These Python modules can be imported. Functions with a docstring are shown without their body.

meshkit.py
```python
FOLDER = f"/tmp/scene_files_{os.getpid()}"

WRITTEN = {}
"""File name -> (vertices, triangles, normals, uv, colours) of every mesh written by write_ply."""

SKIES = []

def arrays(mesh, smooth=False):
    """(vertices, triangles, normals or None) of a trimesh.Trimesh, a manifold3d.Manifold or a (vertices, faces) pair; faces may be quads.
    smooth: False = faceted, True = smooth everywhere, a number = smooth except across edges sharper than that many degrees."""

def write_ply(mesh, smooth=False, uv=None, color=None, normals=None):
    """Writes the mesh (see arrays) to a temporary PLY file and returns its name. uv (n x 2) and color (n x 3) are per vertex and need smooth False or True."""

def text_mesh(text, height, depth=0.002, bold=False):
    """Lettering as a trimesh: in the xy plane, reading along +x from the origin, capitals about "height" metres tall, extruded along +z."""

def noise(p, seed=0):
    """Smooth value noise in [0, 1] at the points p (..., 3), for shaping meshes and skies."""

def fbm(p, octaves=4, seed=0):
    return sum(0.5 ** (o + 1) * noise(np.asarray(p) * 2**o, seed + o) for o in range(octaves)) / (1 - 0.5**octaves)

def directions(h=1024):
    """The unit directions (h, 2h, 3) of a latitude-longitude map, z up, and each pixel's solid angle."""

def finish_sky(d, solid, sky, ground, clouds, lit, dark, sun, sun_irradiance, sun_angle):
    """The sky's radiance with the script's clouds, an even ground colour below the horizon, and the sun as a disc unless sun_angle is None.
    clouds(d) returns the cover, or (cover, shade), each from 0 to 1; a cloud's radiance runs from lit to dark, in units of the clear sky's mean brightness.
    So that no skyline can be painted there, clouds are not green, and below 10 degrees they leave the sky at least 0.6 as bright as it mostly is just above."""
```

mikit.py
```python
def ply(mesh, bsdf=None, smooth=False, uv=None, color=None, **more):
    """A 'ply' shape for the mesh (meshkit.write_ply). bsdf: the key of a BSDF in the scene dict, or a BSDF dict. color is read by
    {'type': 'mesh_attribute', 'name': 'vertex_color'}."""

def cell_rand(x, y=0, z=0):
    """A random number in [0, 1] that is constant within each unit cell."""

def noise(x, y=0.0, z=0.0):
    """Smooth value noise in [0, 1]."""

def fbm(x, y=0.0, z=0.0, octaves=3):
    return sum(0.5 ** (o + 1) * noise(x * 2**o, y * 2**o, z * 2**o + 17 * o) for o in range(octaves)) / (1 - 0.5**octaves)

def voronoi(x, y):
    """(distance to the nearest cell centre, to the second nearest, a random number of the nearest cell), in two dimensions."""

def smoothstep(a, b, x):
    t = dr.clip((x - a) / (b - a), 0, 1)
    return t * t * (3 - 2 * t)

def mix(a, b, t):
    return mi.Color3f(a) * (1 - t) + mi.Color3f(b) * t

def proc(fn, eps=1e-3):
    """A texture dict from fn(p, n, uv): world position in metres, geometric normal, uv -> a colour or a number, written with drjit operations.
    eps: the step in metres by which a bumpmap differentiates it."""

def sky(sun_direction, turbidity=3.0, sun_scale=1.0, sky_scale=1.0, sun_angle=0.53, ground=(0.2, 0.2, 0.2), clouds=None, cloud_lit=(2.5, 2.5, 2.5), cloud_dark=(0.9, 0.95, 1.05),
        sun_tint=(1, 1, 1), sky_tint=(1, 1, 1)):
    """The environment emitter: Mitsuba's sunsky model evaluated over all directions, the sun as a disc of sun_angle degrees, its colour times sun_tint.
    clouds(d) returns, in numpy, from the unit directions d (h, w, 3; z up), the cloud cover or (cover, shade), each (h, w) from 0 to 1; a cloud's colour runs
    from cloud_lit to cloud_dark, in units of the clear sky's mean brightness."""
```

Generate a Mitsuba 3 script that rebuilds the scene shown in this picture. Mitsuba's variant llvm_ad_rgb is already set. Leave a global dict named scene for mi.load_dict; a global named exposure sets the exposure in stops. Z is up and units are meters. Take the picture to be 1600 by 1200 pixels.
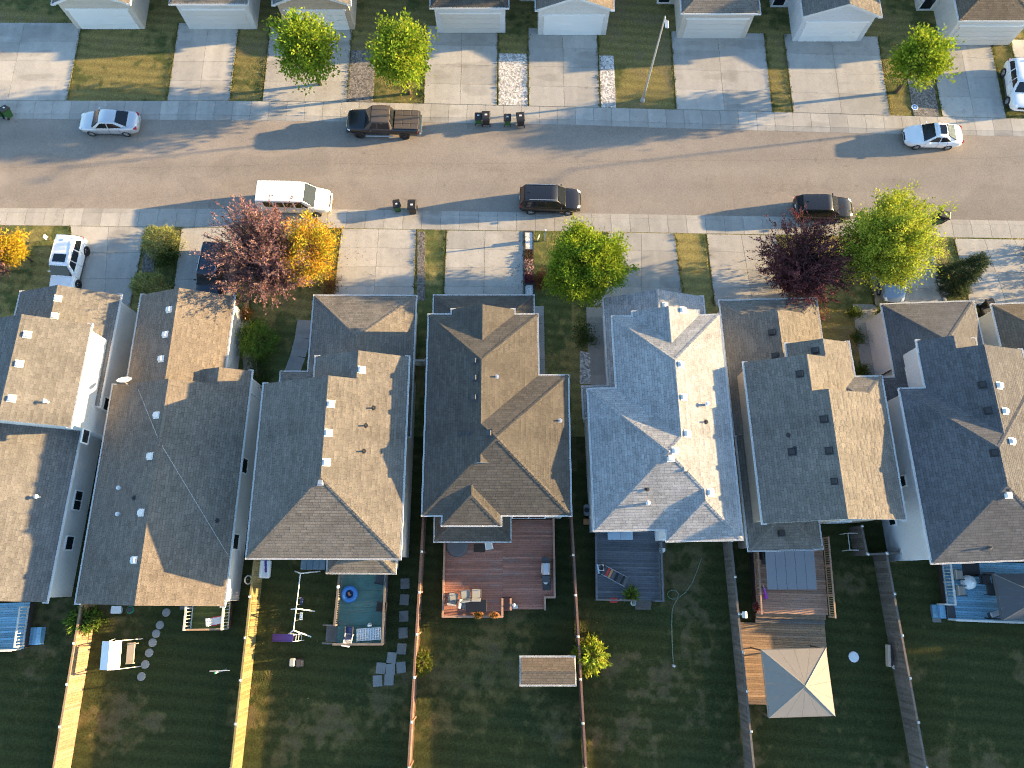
import math
import numpy as np
import trimesh
import manifold3d as m3
import drjit as dr
import mitsuba as mi
import mikit
from mikit import noise, fbm, cell_rand, voronoi, smoothstep, mix
from shapely.geometry import Polygon, LineString, box as sbox
from shapely.ops import unary_union

# ------------------------------------------------------------------ camera, sky, exposure
PITCH = math.radians(74.5)
scene = {'type': 'scene'}
scene['camera'] = {
    'type': 'perspective', 'fov': 71.04, 'fov_axis': 'x', 'near_clip': 0.5, 'far_clip': 3000.0,
    'to_world': mi.ScalarTransform4f().look_at(origin=[0, 0, 50], target=[0, 10 * math.cos(PITCH), 50 - 10 * math.sin(PITCH)], up=[0, 1, 0]),
}
SUN_EL, SUN_AZ = math.radians(11.0), math.radians(7.6)
SUN = [math.cos(SUN_EL) * math.cos(SUN_AZ), math.cos(SUN_EL) * math.sin(SUN_AZ), math.sin(SUN_EL)]
scene['sky'] = mikit.sky(SUN, turbidity=3.0, sun_scale=1.0, sky_scale=0.90, sun_tint=(0.91, 1.0, 1.24), sky_tint=(0.88, 0.98, 1.14))
exposure = 4.5

# ------------------------------------------------------------------ bookkeeping
labels = {}
used = set()
rng = np.random.default_rng(7)


def num(key):
    k, i = key, 0
    while k in used:
        i += 1
        k = '%s_%03d' % (key, i)
    used.add(k)
    return k


def thing(name, label=None, cat=None, group=None, kind=None):
    k = num(name)
    d = {}
    if label: d['label'] = label
    if cat: d['category'] = cat
    if group: d['group'] = group
    if kind: d['kind'] = kind
    labels[k] = d
    return k


def put(parent, name, shape, label=None, kind=None):
    k = num(parent + '__' + name) if name else parent
    scene[k] = shape
    if label or kind:
        labels[k] = {**({'label': label} if label else {}), **({'kind': kind} if kind else {})}
    return k


def part(parent, name, mesh, mat, smooth=False, uv=None, color=None, label=None, kind=None):
    if hasattr(mesh, 'to_mesh'):
        mm = mesh.to_mesh()
        mesh = trimesh.Trimesh(np.array(mm.vert_properties[:, :3]), np.array(mm.tri_verts), process=False)
    u = None
    if uv is not None:
        u = np.tile(np.asarray(uv, float), (len(mesh.vertices), 1))
        if smooth is not False: smooth = True
    return put(parent, name, mikit.ply(mesh, mat, smooth=smooth, uv=u, color=color), label, kind)


_unit = {}


def unit_box(mat, uv):
    k = (mat, uv)
    if k not in _unit:
        b = trimesh.creation.box((1, 1, 1))
        _unit[k] = mikit.ply(b, mat, uv=np.tile(np.asarray(uv, float), (len(b.vertices), 1)) if uv else None)
    return _unit[k]


def bx(parent, name, c, size, mat, uv=None, rz=0.0, ry=0.0, rx=0.0, label=None):
    """one cheap box piece, centre c, rotated about z by rz degrees"""
    M = mi.ScalarTransform4f().translate(list(map(float, c))).rotate([0, 0, 1], rz).rotate([0, 1, 0], ry).rotate([1, 0, 0], rx).scale(list(map(float, size)))
    return put(parent, name, {**unit_box(mat, uv), 'to_world': M}, label)


def tone(n=5):
    return 0.8 + 0.4 * (int(rng.integers(n)) / (n - 1))


def hull(pts):
    return m3.Manifold.hull_points(np.asarray(pts, float))


def hullm(pts):
    mm = hull(pts).to_mesh()
    return trimesh.Trimesh(np.array(mm.vert_properties[:, :3]), np.array(mm.tri_verts), process=False)


def cat_m(l):
    return trimesh.util.concatenate(l)


def rbox(c, size, r=0.03, rz=0.0):
    s = np.array(size) / 2
    pts = []
    for k in range(3):
        e = s - r
        e[k] = s[k]
        pts += [[a * e[0], b * e[1], d * e[2]] for a in (-1, 1) for b in (-1, 1) for d in (-1, 1)]
    m = hullm(pts)
    if rz: m.apply_transform(trimesh.transformations.rotation_matrix(math.radians(rz), [0, 0, 1]))
    m.apply_translation(c)
    return m


def cyl(a, b, r, r2=None, n=10):
    a, b = np.asarray(a, float), np.asarray(b, float)
    r2 = r if r2 is None else r2
    d = b - a
    L = np.linalg.norm(d)
    d = d / max(L, 1e-9)
    s = np.cross(d, [0, 0, 1.0] if abs(d[2]) < .9 else [1.0, 0, 0])
    s /= np.linalg.norm(s)
    t = np.cross(d, s)
    ang = np.arange(n) * 2 * np.pi / n
    ring = np.cos(ang)[:, None] * s + np.sin(ang)[:, None] * t
    V = np.vstack([a + ring * r, b + ring * r2, a, b])
    F = []
    for i in range(n):
        j = (i + 1) % n
        F += [[i, n + i, j], [j, n + i, n + j], [2 * n, i, j], [2 * n + 1, n + j, n + i]]
    m = trimesh.Trimesh(V, np.array(F), process=False)
    if m.volume < 0: m.invert()
    return m


def lathe(profile, n=24, c=(0, 0, 0)):
    m = trimesh.creation.revolve(np.asarray(profile, float), sections=n)
    m.apply_translation(c)
    return m


def prism(poly, z0, z1):
    m = trimesh.creation.extrude_polygon(poly, z1 - z0, engine='earcut')
    m.apply_translation([0, 0, z0])
    return m


def prisms(geom, z0, z1):
    gs = [g for g in getattr(geom, 'geoms', [geom]) if g.area > 1e-4]
    return cat_m([prism(g, z0, z1) for g in gs])


def rot2(p, deg):
    a = math.radians(deg)
    return np.array([p[0] * math.cos(a) - p[1] * math.sin(a), p[0] * math.sin(a) + p[1] * math.cos(a)])


# ------------------------------------------------------------------ materials
def mat(name, d):
    scene[name] = d
    return name


def C(*a):
    return {'type': 'rgb', 'value': list(a)}


def plain(name, col, rough=0.6, metal=0.0, spec=0.4, coat=0.0):
    return mat(name, {'type': 'twosided', 'b': {'type': 'principled', 'base_color': C(*col), 'roughness': rough, 'metallic': metal, 'specular': spec, 'clearcoat': coat, 'clearcoat_gloss': 0.95}})


def pick(i, cols):
    c = mi.Color3f(*cols[0])
    for k in range(1, len(cols)):
        c = dr.select(i > k - 0.5, mi.Color3f(*cols[k]), c)
    return c


ROOF = [(.168, .158, .145),  # 0 grey brown
        (.190, .160, .128),  # 1 warm brown
        (.168, .152, .132),  # 2 grey tan
        (.092, .083, .071),  # 3 charcoal
        (.310, .310, .312),  # 4 pale grey
        (.178, .162, .140),  # 5 tan grey
        (.112, .112, .116),  # 6 slate
        (.155, .122, .088)]  # 7 brown


def slope_uv(p, n):
    l = dr.sqrt(dr.maximum(n.x * n.x + n.y * n.y, 1e-6))
    u = (p.x * n.y - p.y * n.x) / l
    v = p.z / dr.maximum(l, 0.05)
    return u, v


def roof_col(p, n, uv):
    u, v = slope_uv(p, n)
    c = dr.floor(v / 0.17)
    uo = u + cell_rand(c, 3, 1) * 0.9
    t = dr.floor(uo / 0.34)
    fu = uo / 0.34 - t
    fv = v / 0.17 - c
    r = cell_rand(t, c, 5)
    r2 = cell_rand(dr.floor(uo / 0.95), c, 9)
    g = 0.80 + 0.27 * r + 0.18 * (r2 - 0.5) + 0.22 * (fbm(p.x * 0.45, p.y * 0.45, 3) - 0.5) + 0.35 * (noise(p.x * 21, p.y * 21, p.z * 21) - 0.5)
    g = g * (1.0 - 0.16 * smoothstep(0.5, 0.95, fbm(u * 0.9, v * 0.12, 7)))
    slot = dr.select(fu < 0.06, 0.62, 1.0) * dr.select(fv < 0.14, 0.66, 1.0)
    return pick(uv.x, ROOF) * g * slot * uv.y


def roof_h(p, n, uv):
    u, v = slope_uv(p, n)
    c = dr.floor(v / 0.17)
    uo = u + cell_rand(c, 3, 1) * 0.9
    fv = v / 0.17 - c
    return 0.018 * (1 - fv) + 0.008 * cell_rand(dr.floor(uo / 0.34), c, 5) + 0.004 * noise(p.x * 30, p.y * 30, p.z * 30)


mat('m_shingle', {'type': 'twosided', 'b': {'type': 'bumpmap', 'arbitrary': mikit.proc(roof_h, eps=0.01), 'scale': 1.0,
                                           'bsdf': {'type': 'principled', 'base_color': mikit.proc(roof_col), 'roughness': 0.85, 'specular': 0.25}}})

WALL = [(.62, .60, .56),  # 0 white
        (.56, .50, .42),  # 1 cream
        (.50, .40, .30),  # 2 peach tan
        (.62, .63, .64),  # 3 cool white
        (.38, .35, .31)]  # 4 taupe


def wall_col(p, n, uv):
    f = p.z / 0.13 - dr.floor(p.z / 0.13)
    g = uv.y * (0.93 + 0.12 * fbm(p.x * 0.8, p.y * 0.8, p.z * 0.8)) * dr.select(f < 0.12, 0.78, 1.0)
    return pick(uv.x, WALL) * g


def wall_h(p, n, uv):
    f = p.z / 0.13 - dr.floor(p.z / 0.13)
    return 0.012 * (1 - f)


mat('m_siding', {'type': 'twosided', 'b': {'type': 'bumpmap', 'arbitrary': mikit.proc(wall_h, eps=0.01), 'scale': 1.0,
                                          'bsdf': {'type': 'principled', 'base_color': mikit.proc(wall_col), 'roughness': 0.6, 'specular': 0.3}}})


def concrete_col(p, n, uv):
    g = 0.80 + 0.22 * fbm(p.x * 0.5, p.y * 0.5, 1) + 0.16 * fbm(p.x * 3.1, p.y * 3.1, 5) + 0.20 * (noise(p.x * 25, p.y * 25) - 0.5)
    st = smoothstep(0.60, 0.74, fbm(p.x * 0.33 + 4, p.y * 0.9, 8))
    drk = smoothstep(0.80, 0.86, noise(p.x * 1.9, p.y * 1.9, 3)) * smoothstep(0.5, 0.8, noise(p.x * 7, p.y * 7, 2))
    c = mix((.365, .345, .308), (.325, .315, .292), fbm(p.x * .2, p.y * .2, 9))
    g = g * (0.90 + 0.20 * fbm(p.x * 2.4, p.y * 0.22, 21))
    return c * g * uv.y * (1 - 0.16 * st) * (1 - 0.14 * drk)


mat('m_concrete', {'type': 'twosided', 'b': {'type': 'principled', 'base_color': mikit.proc(concrete_col), 'roughness': 0.85, 'specular': 0.25}})


def asphalt_col(p, n, uv):
    y = p.y - 0.0125 * p.x
    g = 0.86 + 0.20 * fbm(p.x * 0.12, y * 0.8, 1) + 0.14 * fbm(p.x * 1.3, p.y * 1.3, 5) + 0.30 * (noise(p.x * 19, p.y * 19) - 0.5) + 0.2 * (noise(p.x * 41, p.y * 41) - 0.5)
    lane = 0.045 * dr.cos((y - 31.0) * 2.4)
    patch = smoothstep(0.62, 0.68, fbm(p.x * 0.16 + 3, y * 0.22, 12))
    spots = smoothstep(0.93, 0.97, noise(p.x * 1.7, p.y * 1.7, 30))
    crack = smoothstep(0.022, 0.0, dr.abs(fbm(p.x * 0.25, p.y * 0.5, 44) - 0.5)) * smoothstep(0.55, 0.7, noise(p.x * 0.2, p.y * 0.3, 71))
    seam = smoothstep(0.05, 0.0, dr.abs(y - 32.1 + 0.15 * (noise(p.x * 0.4, 2) - 0.5))) * 0.5
    c = mix((.245, .212, .180), (.222, .198, .174), fbm(p.x * .1, y * .5, 9))
    return c * (g + lane) * (1 - 0.10 * patch) * (1 - 0.16 * spots) * (1 - 0.10 * crack) * (1 - 0.3 * seam)


mat('m_asphalt', {'type': 'twosided', 'b': {'type': 'principled', 'base_color': mikit.proc(asphalt_col), 'roughness': 0.9, 'specular': 0.2}})


def lawn_col(p, n, uv):
    a = fbm(p.x * 0.35, p.y * 0.35, 2, octaves=4)
    b = fbm(p.x * 2.2, p.y * 2.2, 6)
    f = noise(p.x * 17, p.y * 17, 3)
    f2 = noise(p.x * 38, p.y * 38, 8)
    dry = smoothstep(0.42, 0.68, a + 0.5 * (b - 0.5) + uv.x)
    c = mix((.054, .063, .022), (.132, .112, .042), dry)
    c = c * (0.55 + 0.55 * f + 0.35 * f2)
    c = c * (1 + 0.13 * dr.sin((p.y + 0.09 * p.x + 0.3 * a) * 8.0))
    bare = smoothstep(0.66, 0.76, a + 0.35 * (b - 0.5))
    return mix(c, mi.Color3f(.13, .10, .07) * (0.8 + 0.4 * f), bare * 0.35) * uv.y


def lawn_h(p, n, uv):
    return 0.05 * noise(p.x * 16, p.y * 16, 3) + 0.03 * noise(p.x * 37, p.y * 37, 5)


mat('m_lawn', {'type': 'twosided', 'b': {'type': 'bumpmap', 'arbitrary': mikit.proc(lawn_h, eps=0.01), 'scale': 1.0,
                                        'bsdf': {'type': 'principled', 'base_color': mikit.proc(lawn_col), 'roughness': 0.95, 'specular': 0.1}}})

WOOD = [(.370, .170, .118),  # 0 red stain
        (.380, .250, .150),  # 1 cedar tan
        (.155, .135, .118),  # 2 weathered grey
        (.115, .125, .140),  # 3 slate blue paint
        (.200, .390, .520),  # 4 light blue paint
        (.215, .172, .075),  # 5 yellow pine
        (.155, .090, .068),  # 6 brown red fence
        (.370, .220, .150),  # 7 orange brown
        (.560, .545, .500),  # 8 white painted
        (.095, .185, .160),  # 9 green paint
        (.085, .060, .048),  # 10 dark brown
        (.110, .120, .030)]  # 11 olive turf


def wood_col(p, n, uv):
    g = 0.78 + 0.30 * fbm(p.x * 1.3, p.y * 1.3, p.z * 1.3 + uv.y * 7) + 0.30 * (noise(p.x * 14, p.y * 14, p.z * 14) - 0.5) + 0.25 * (noise(p.x * 2.2, p.y * 34, p.z * 5) - 0.5)
    w = smoothstep(0.55, 0.8, fbm(p.x * 0.9, p.y * 5.0, 3))
    c = pick(uv.x, WOOD)
    return mix(c, mi.Color3f(dr.mean(c)) * mi.Color3f(1.15, 1.08, 1.0), 0.30 * w) * g * uv.y


mat('m_wood', {'type': 'twosided', 'b': {'type': 'principled', 'base_color': mikit.proc(wood_col), 'roughness': 0.75, 'specular': 0.25}})

GRAV = [(.20, .185, .17), (.52, .50, .47), (.13, .105, .085)]


def gravel_col(p, n, uv):
    d, d2, r = voronoi(p.x * 9, p.y * 9)
    return pick(uv.x, GRAV) * (0.45 + 0.9 * r) * (0.6 + 0.4 * smoothstep(0.0, 0.2, d2 - d)) * uv.y


mat('m_gravel', {'type': 'twosided', 'b': {'type': 'principled', 'base_color': mikit.proc(gravel_col), 'roughness': 0.9, 'specular': 0.2}})
mat('m_leaf', {'type': 'principledthin', 'base_color': {'type': 'mesh_attribute', 'name': 'vertex_color'}, 'roughness': 0.55, 'diff_trans': 0.62, 'spec_trans': 0.0, 'eta': 1.3})
mat('m_stone', {'type': 'twosided', 'b': {'type': 'principled', 'base_color': {'type': 'mesh_attribute', 'name': 'vertex_color'}, 'roughness': 0.8, 'specular': 0.25}})
plain('m_bark', (.085, .062, .048), 0.9, spec=0.2)
plain('m_trim', (.66, .66, .65), 0.45)
plain('m_trim_dark', (.06, .055, .05), 0.5)
plain('m_trim_tan', (.40, .34, .27), 0.5)
plain('m_galv', (.52, .53, .54), 0.35, metal=0.6)
plain('m_vent_white', (.72, .70, .66), 0.5)
plain('m_vent_dark', (.035, .033, .032), 0.5)
plain('m_glass', (.012, .015, .019), 0.06, spec=0.45)
plain('m_white', (.76, .76, .74), 0.4)
plain('m_offwhite', (.58, .56, .52), 0.6)
plain('m_black', (.015, .015, .016), 0.35)
plain('m_rubber', (.022, .021, .020), 0.8)
plain('m_rim', (.42, .43, .44), 0.3, metal=0.7)
plain('m_rim_dark', (.05, .05, .055), 0.3, metal=0.6)
plain('m_chrome', (.75, .76, .78), 0.15, metal=1.0)
plain('m_silver_paint', (.52, .54, .57), 0.35, metal=0.45, coat=0.8)
plain('m_white_paint', (.76, .77, .78), 0.3, coat=0.8)
plain('m_black_paint', (.012, .012, .014), 0.25, coat=1.0)
plain('m_navy_paint', (.012, .017, .030), 0.22, coat=1.0)
plain('m_blue_paint', (.20, .27, .36), 0.3, metal=0.4, coat=1.0)
plain('m_dusty_black', (.085, .072, .064), 0.7)
plain('m_red_lens', (.42, .02, .02), 0.2, coat=0.5)
plain('m_lamp_lens', (.68, .70, .72), 0.12, spec=0.7)
plain('m_bin_black', (.020, .019, .019), 0.5)
plain('m_bin_green', (.035, .105, .030), 0.5)
plain('m_grey', (.19, .20, .215), 0.6)
plain('m_dark_grey', (.055, .058, .063), 0.6)
plain('m_canvas_grey', (.165, .175, .195), 0.85)
plain('m_canvas_tan', (.25, .225, .195), 0.85)
plain('m_canvas_dark', (.085, .088, .096), 0.85)
plain('m_cream_fabric', (.30, .31, .30), 0.85)
plain('m_purple', (.10, .055, .25), 0.5)
plain('m_magenta', (.22, .04, .36), 0.5)
plain('m_red', (.42, .04, .035), 0.5)
plain('m_blue', (.05, .20, .52), 0.4)
plain('m_navy', (.02, .035, .10), 0.5)
plain('m_soil', (.055, .040, .030), 0.95)
plain('m_terra', (.46, .22, .10), 0.7)
plain('m_hose', (.20, .26, .17), 0.5)
plain('m_hosegreen', (.02, .19, .10), 0.5)
plain('m_pale_blue', (.36, .46, .54), 0.4)
plain('m_tub', (.13, .19, .23), 0.5)
plain('m_ceramic', (.66, .66, .66), 0.25)

# ------------------------------------------------------------------ ground, street, pavements
def line(pts):
    P = np.array(pts)
    s0 = (P[1, 1] - P[0, 1]) / (P[1, 0] - P[0, 0])
    s1 = (P[-1, 1] - P[-2, 1]) / (P[-1, 0] - P[-2, 0])
    P = np.vstack([[P[0, 0] - 60, P[0, 1] - 60 * s0 * .5], P, [P[-1, 0] + 60, P[-1, 1] + 60 * s1 * .5]])
    return lambda x: np.interp(x, P[:, 0], P[:, 1])


far_back = line([(-41.59, 37.76), (-22.61, 37.73), (-13.25, 37.64), (-1.14, 37.31), (10.36, 37.01), (19.66, 36.74), (29.96, 36.38), (40.75, 36.08)])
far_edge = line([(-41.28, 36.14), (-20.62, 35.96), (-7.47, 35.78), (0.00, 35.66), (5.15, 35.55), (12.85, 35.25), (27.69, 34.78), (40.96, 34.48)])
near_edge = line([(-39.74, 28.09), (-28.56, 28.04), (-13.90, 27.98), (-7.44, 27.87), (4.96, 27.65), (16.09, 27.43), (34.12, 27.10), (39.53, 26.99)])
near_back = line([(-38.22, 26.56), (-28.34, 26.45), (-12.95, 26.31), (-1.23, 26.12), (8.61, 25.99), (15.23, 25.85), (31.41, 25.58), (39.24, 25.45)])

g = thing('ground', kind='structure')
part(g, None, prism(sbox(-900, -600, 900, 1500), -0.6, -0.12), 'm_lawn', uv=(0.0, 0.9))
xs = np.arange(-75, 76, 2.5)
rd = thing('road', kind='structure')
part(rd, None, prism(Polygon([(x, near_edge(x) - .05) for x in xs] + [(x, far_edge(x) + .05) for x in xs[::-1]]), -0.118, -0.100), 'm_asphalt')


def slab(parent, name, q, z0, z1, uv, m='m_concrete', gap=0.012):
    """a paving slab over the four plan corners q, top z1 (or four heights)"""
    q = np.asarray(q, float)
    c = q.mean(0)
    q = c + (q - c) * (1 - gap / np.maximum(np.linalg.norm(q - c, axis=1, keepdims=True), .05))
    z1 = np.broadcast_to(z1, 4)
    V = np.vstack([np.c_[q, np.full(4, z0)], np.c_[q, z1]])
    F = np.array([[4, 5, 6], [4, 6, 7], [0, 1, 5], [0, 5, 4], [1, 2, 6], [1, 6, 5], [2, 3, 7], [2, 7, 6], [3, 0, 4], [3, 4, 7]])
    return part(parent, name, trimesh.Trimesh(V, F, process=False), m, uv=uv)


for nm, edge, back, sg in (('sidewalk', near_edge, near_back, -1), ('sidewalk', far_edge, far_back, 1)):
    sw = thing(nm, kind='structure')
    x = -42.0 + (0.4 if sg > 0 else 0)
    while x < 44:
        w = 1.46
        e = [edge(x), edge(x + w)]
        b = [back(x), back(x + w)]
        k = [e[0] + sg * .42, e[1] + sg * .42]
        q = [(x, k[0]), (x + w, k[1]), (x + w, b[1]), (x, b[0])]
        r = [(x, e[0]), (x + w, e[1]), (x + w, k[1]), (x, k[0])]
        if sg < 0: q, r = [q[i] for i in (3, 2, 1, 0)], [r[i] for i in (3, 2, 1, 0)]
        tn = 0.88 + 0.24 * rng.random()
        slab(sw, 'slab', q, -0.13, 0.0, (0, tn), gap=0.014)
        slab(sw, 'curb', r, -0.13, [-.088, -.088, -.008, -.008] if sg > 0 else [-.008, -.008, -.088, -.088], (0, tn * .92), gap=0.010)
        x += w


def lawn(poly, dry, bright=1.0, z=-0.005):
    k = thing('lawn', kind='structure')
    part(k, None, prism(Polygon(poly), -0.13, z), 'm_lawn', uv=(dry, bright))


# lot lines x at the front (sidewalk) and at the back, from the fences
LOT = [(-60, -60), (-26.5, -30.6), (-17.9, -18.55), (-6.25, -6.75), (4.35, 4.75), (14.4, 15.75), (24.6, 26.5), (33.0, 37.5), (64, 64)]
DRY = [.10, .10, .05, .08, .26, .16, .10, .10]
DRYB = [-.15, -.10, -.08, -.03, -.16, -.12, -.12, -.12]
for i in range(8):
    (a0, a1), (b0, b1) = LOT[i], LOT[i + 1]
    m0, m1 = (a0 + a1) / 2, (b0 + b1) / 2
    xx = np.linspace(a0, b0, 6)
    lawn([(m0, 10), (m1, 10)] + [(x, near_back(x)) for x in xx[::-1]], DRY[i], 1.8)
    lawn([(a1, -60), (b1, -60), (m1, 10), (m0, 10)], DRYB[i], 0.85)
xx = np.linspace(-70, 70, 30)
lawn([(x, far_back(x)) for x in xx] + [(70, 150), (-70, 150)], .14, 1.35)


DRIVES = []


def driveway(fl, fr, rr, rl, nx, ny, cut=None):
    k = thing('driveway', kind='structure')
    fl, fr, rr, rl = map(np.array, (fl, fr, rr, rl))
    DRIVES.append((fl, fr, rr, rl))
    B = lambda u, v: (fl * (1 - u) + fr * u) * (1 - v) + (rl * (1 - u) + rr * u) * v
    for i in range(nx):
        for j in range(ny):
            u0, u1, v0, v1 = i / nx, (i + 1) / nx, j / ny, (j + 1) / ny
            q = [B(u0, v1), B(u1, v1), B(u1, v0), B(u0, v0)]
            a = np.array(q)
            if np.sum(a[:, 0] * np.roll(a[:, 1], -1) - np.roll(a[:, 0], -1) * a[:, 1]) < 0: q = q[::-1]
            slab(k, 'slab', q, -0.12, 0.022 + .004 * rng.random(), (0, 0.88 + 0.24 * rng.random()), gap=0.014)
    return k


def walkway(pts, w, n=None):
    """a row of concrete walk slabs along a centre line"""
    k = thing('path', kind='structure')
    ls = LineString(pts)
    n = n or max(1, int(ls.length / 1.25))
    for i in range(n):
        p0, p1 = (np.array(ls.interpolate(ls.length * t / n).coords[0]) for t in (i, i + 1))
        d = (p1 - p0) / np.linalg.norm(p1 - p0)
        s = np.array([d[1], -d[0]]) * w / 2
        slab(k, 'slab', [p0 + s, p1 + s, p1 - s, p0 - s], -0.12, 0.018, (0, 0.9 + 0.14 * rng.random()), gap=0.014)


driveway((-34.01, 26.48), (-28.14, 26.42), (-28.49, 19.91), (-32.36, 19.91), 2, 3)
driveway((-25.42, 26.37), (-20.74, 26.34), (-20.62, 19.91), (-25.39, 19.91), 2, 3)
driveway((-13.10, 26.26), (-7.38, 26.18), (-7.35, 19.91), (-13.41, 19.91), 2, 4)
driveway((-5.02, 26.12), (0.89, 26.04), (0.86, 19.91), (-5.11, 19.91), 2, 4)
driveway((7.38, 25.96), (12.48, 25.85), (12.79, 19.91), (6.54, 19.91), 2, 4)
driveway((14.94, 25.80), (20.23, 25.69), (20.86, 19.91), (15.13, 19.91), 2, 4)
driveway((26.90, 25.58), (31.69, 25.47), (32.45, 19.91), (27.11, 19.91), 2, 4)
driveway((33.89, 25.42), (40.78, 25.31), (42.48, 19.91), (34.17, 19.91), 3, 4)
walkway([(-20.50, 18.79), (-19.70, 18.79), (-18.96, 14.59)], 1.0)
walkway([(-15.33, 18.79), (-15.49, 16.54), (-16.03, 14.59)], 1.15)
walkway([(2.00, 19.91), (2.04, 14.35)], .75)
walkway([(6.20, 19.81), (6.20, 16.79), (6.37, 13.29)], 1.35)
walkway([(26.37, 20.06), (26.31, 16.79), (26.48, 13.87)], 1.9)
# driveways on the far side of the street
for a, b in ((-70, 113), (268, 364), (415, 545), (664, 777), (826, 935), (1053, 1200), (1232, 1380), (1460, 1557), (1590, 1700)):
    ax, bx_ = (a - 800) / 19.0, (b - 800) / 19.0
    f = 1.06
    driveway((ax, far_back(ax) + .01), (bx_, far_back(bx_) + .01), (bx_ * 1.0, far_back(bx_) + 7.6), (ax * 1.0, far_back(ax) + 7.6), 2, 4)


def bed(name, poly, gi, z=.03, bright=1.0, kind='structure'):
    k = thing(name, kind=kind)
    part(k, None, prism(Polygon(poly), -0.1, z), 'm_gravel', uv=(gi, bright))
    return k


bed('gravel', [(31.73, 25.42), (31.97, 25.42), (32.15, 23.44), (32.48, 21.87), (32.55, 19.91), (32.17, 19.91), (31.95, 21.87), (31.65, 23.97)], 0)
bed('gravel', [(-28.09, 24.61), (-27.09, 24.83), (-27.10, 22.70), (-27.96, 22.60)], 0, bright=.8)
bed('gravel', [(4.97, 16.40), (5.71, 16.20), (5.74, 13.87), (4.91, 13.87)], 1)
bed('gravel', [(-7.28, 26.01), (-6.69, 26.01), (-6.50, 20.32), (-7.08, 20.32)], 0, bright=.8)
bed('gravel', [(6.13, 20.73), (6.71, 20.73), (6.54, 19.91), (6.11, 19.91)], 1, bright=.8)
for a, b, gi in ((545, 585, 0), (779, 824, 1), (937, 960, 1), (1416, 1455, 0)):
    ax, bx_ = (a - 800) / 19.0, (b - 800) / 19.0
    bed('gravel', [(ax, far_back(ax) + .02), (bx_, far_back(bx_) + .02), (bx_, far_back(bx_) + 5), (ax, far_back(ax) + 5)], gi)


# ------------------------------------------------------------------ houses
OV = 0.26
ROOFS = {}


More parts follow.
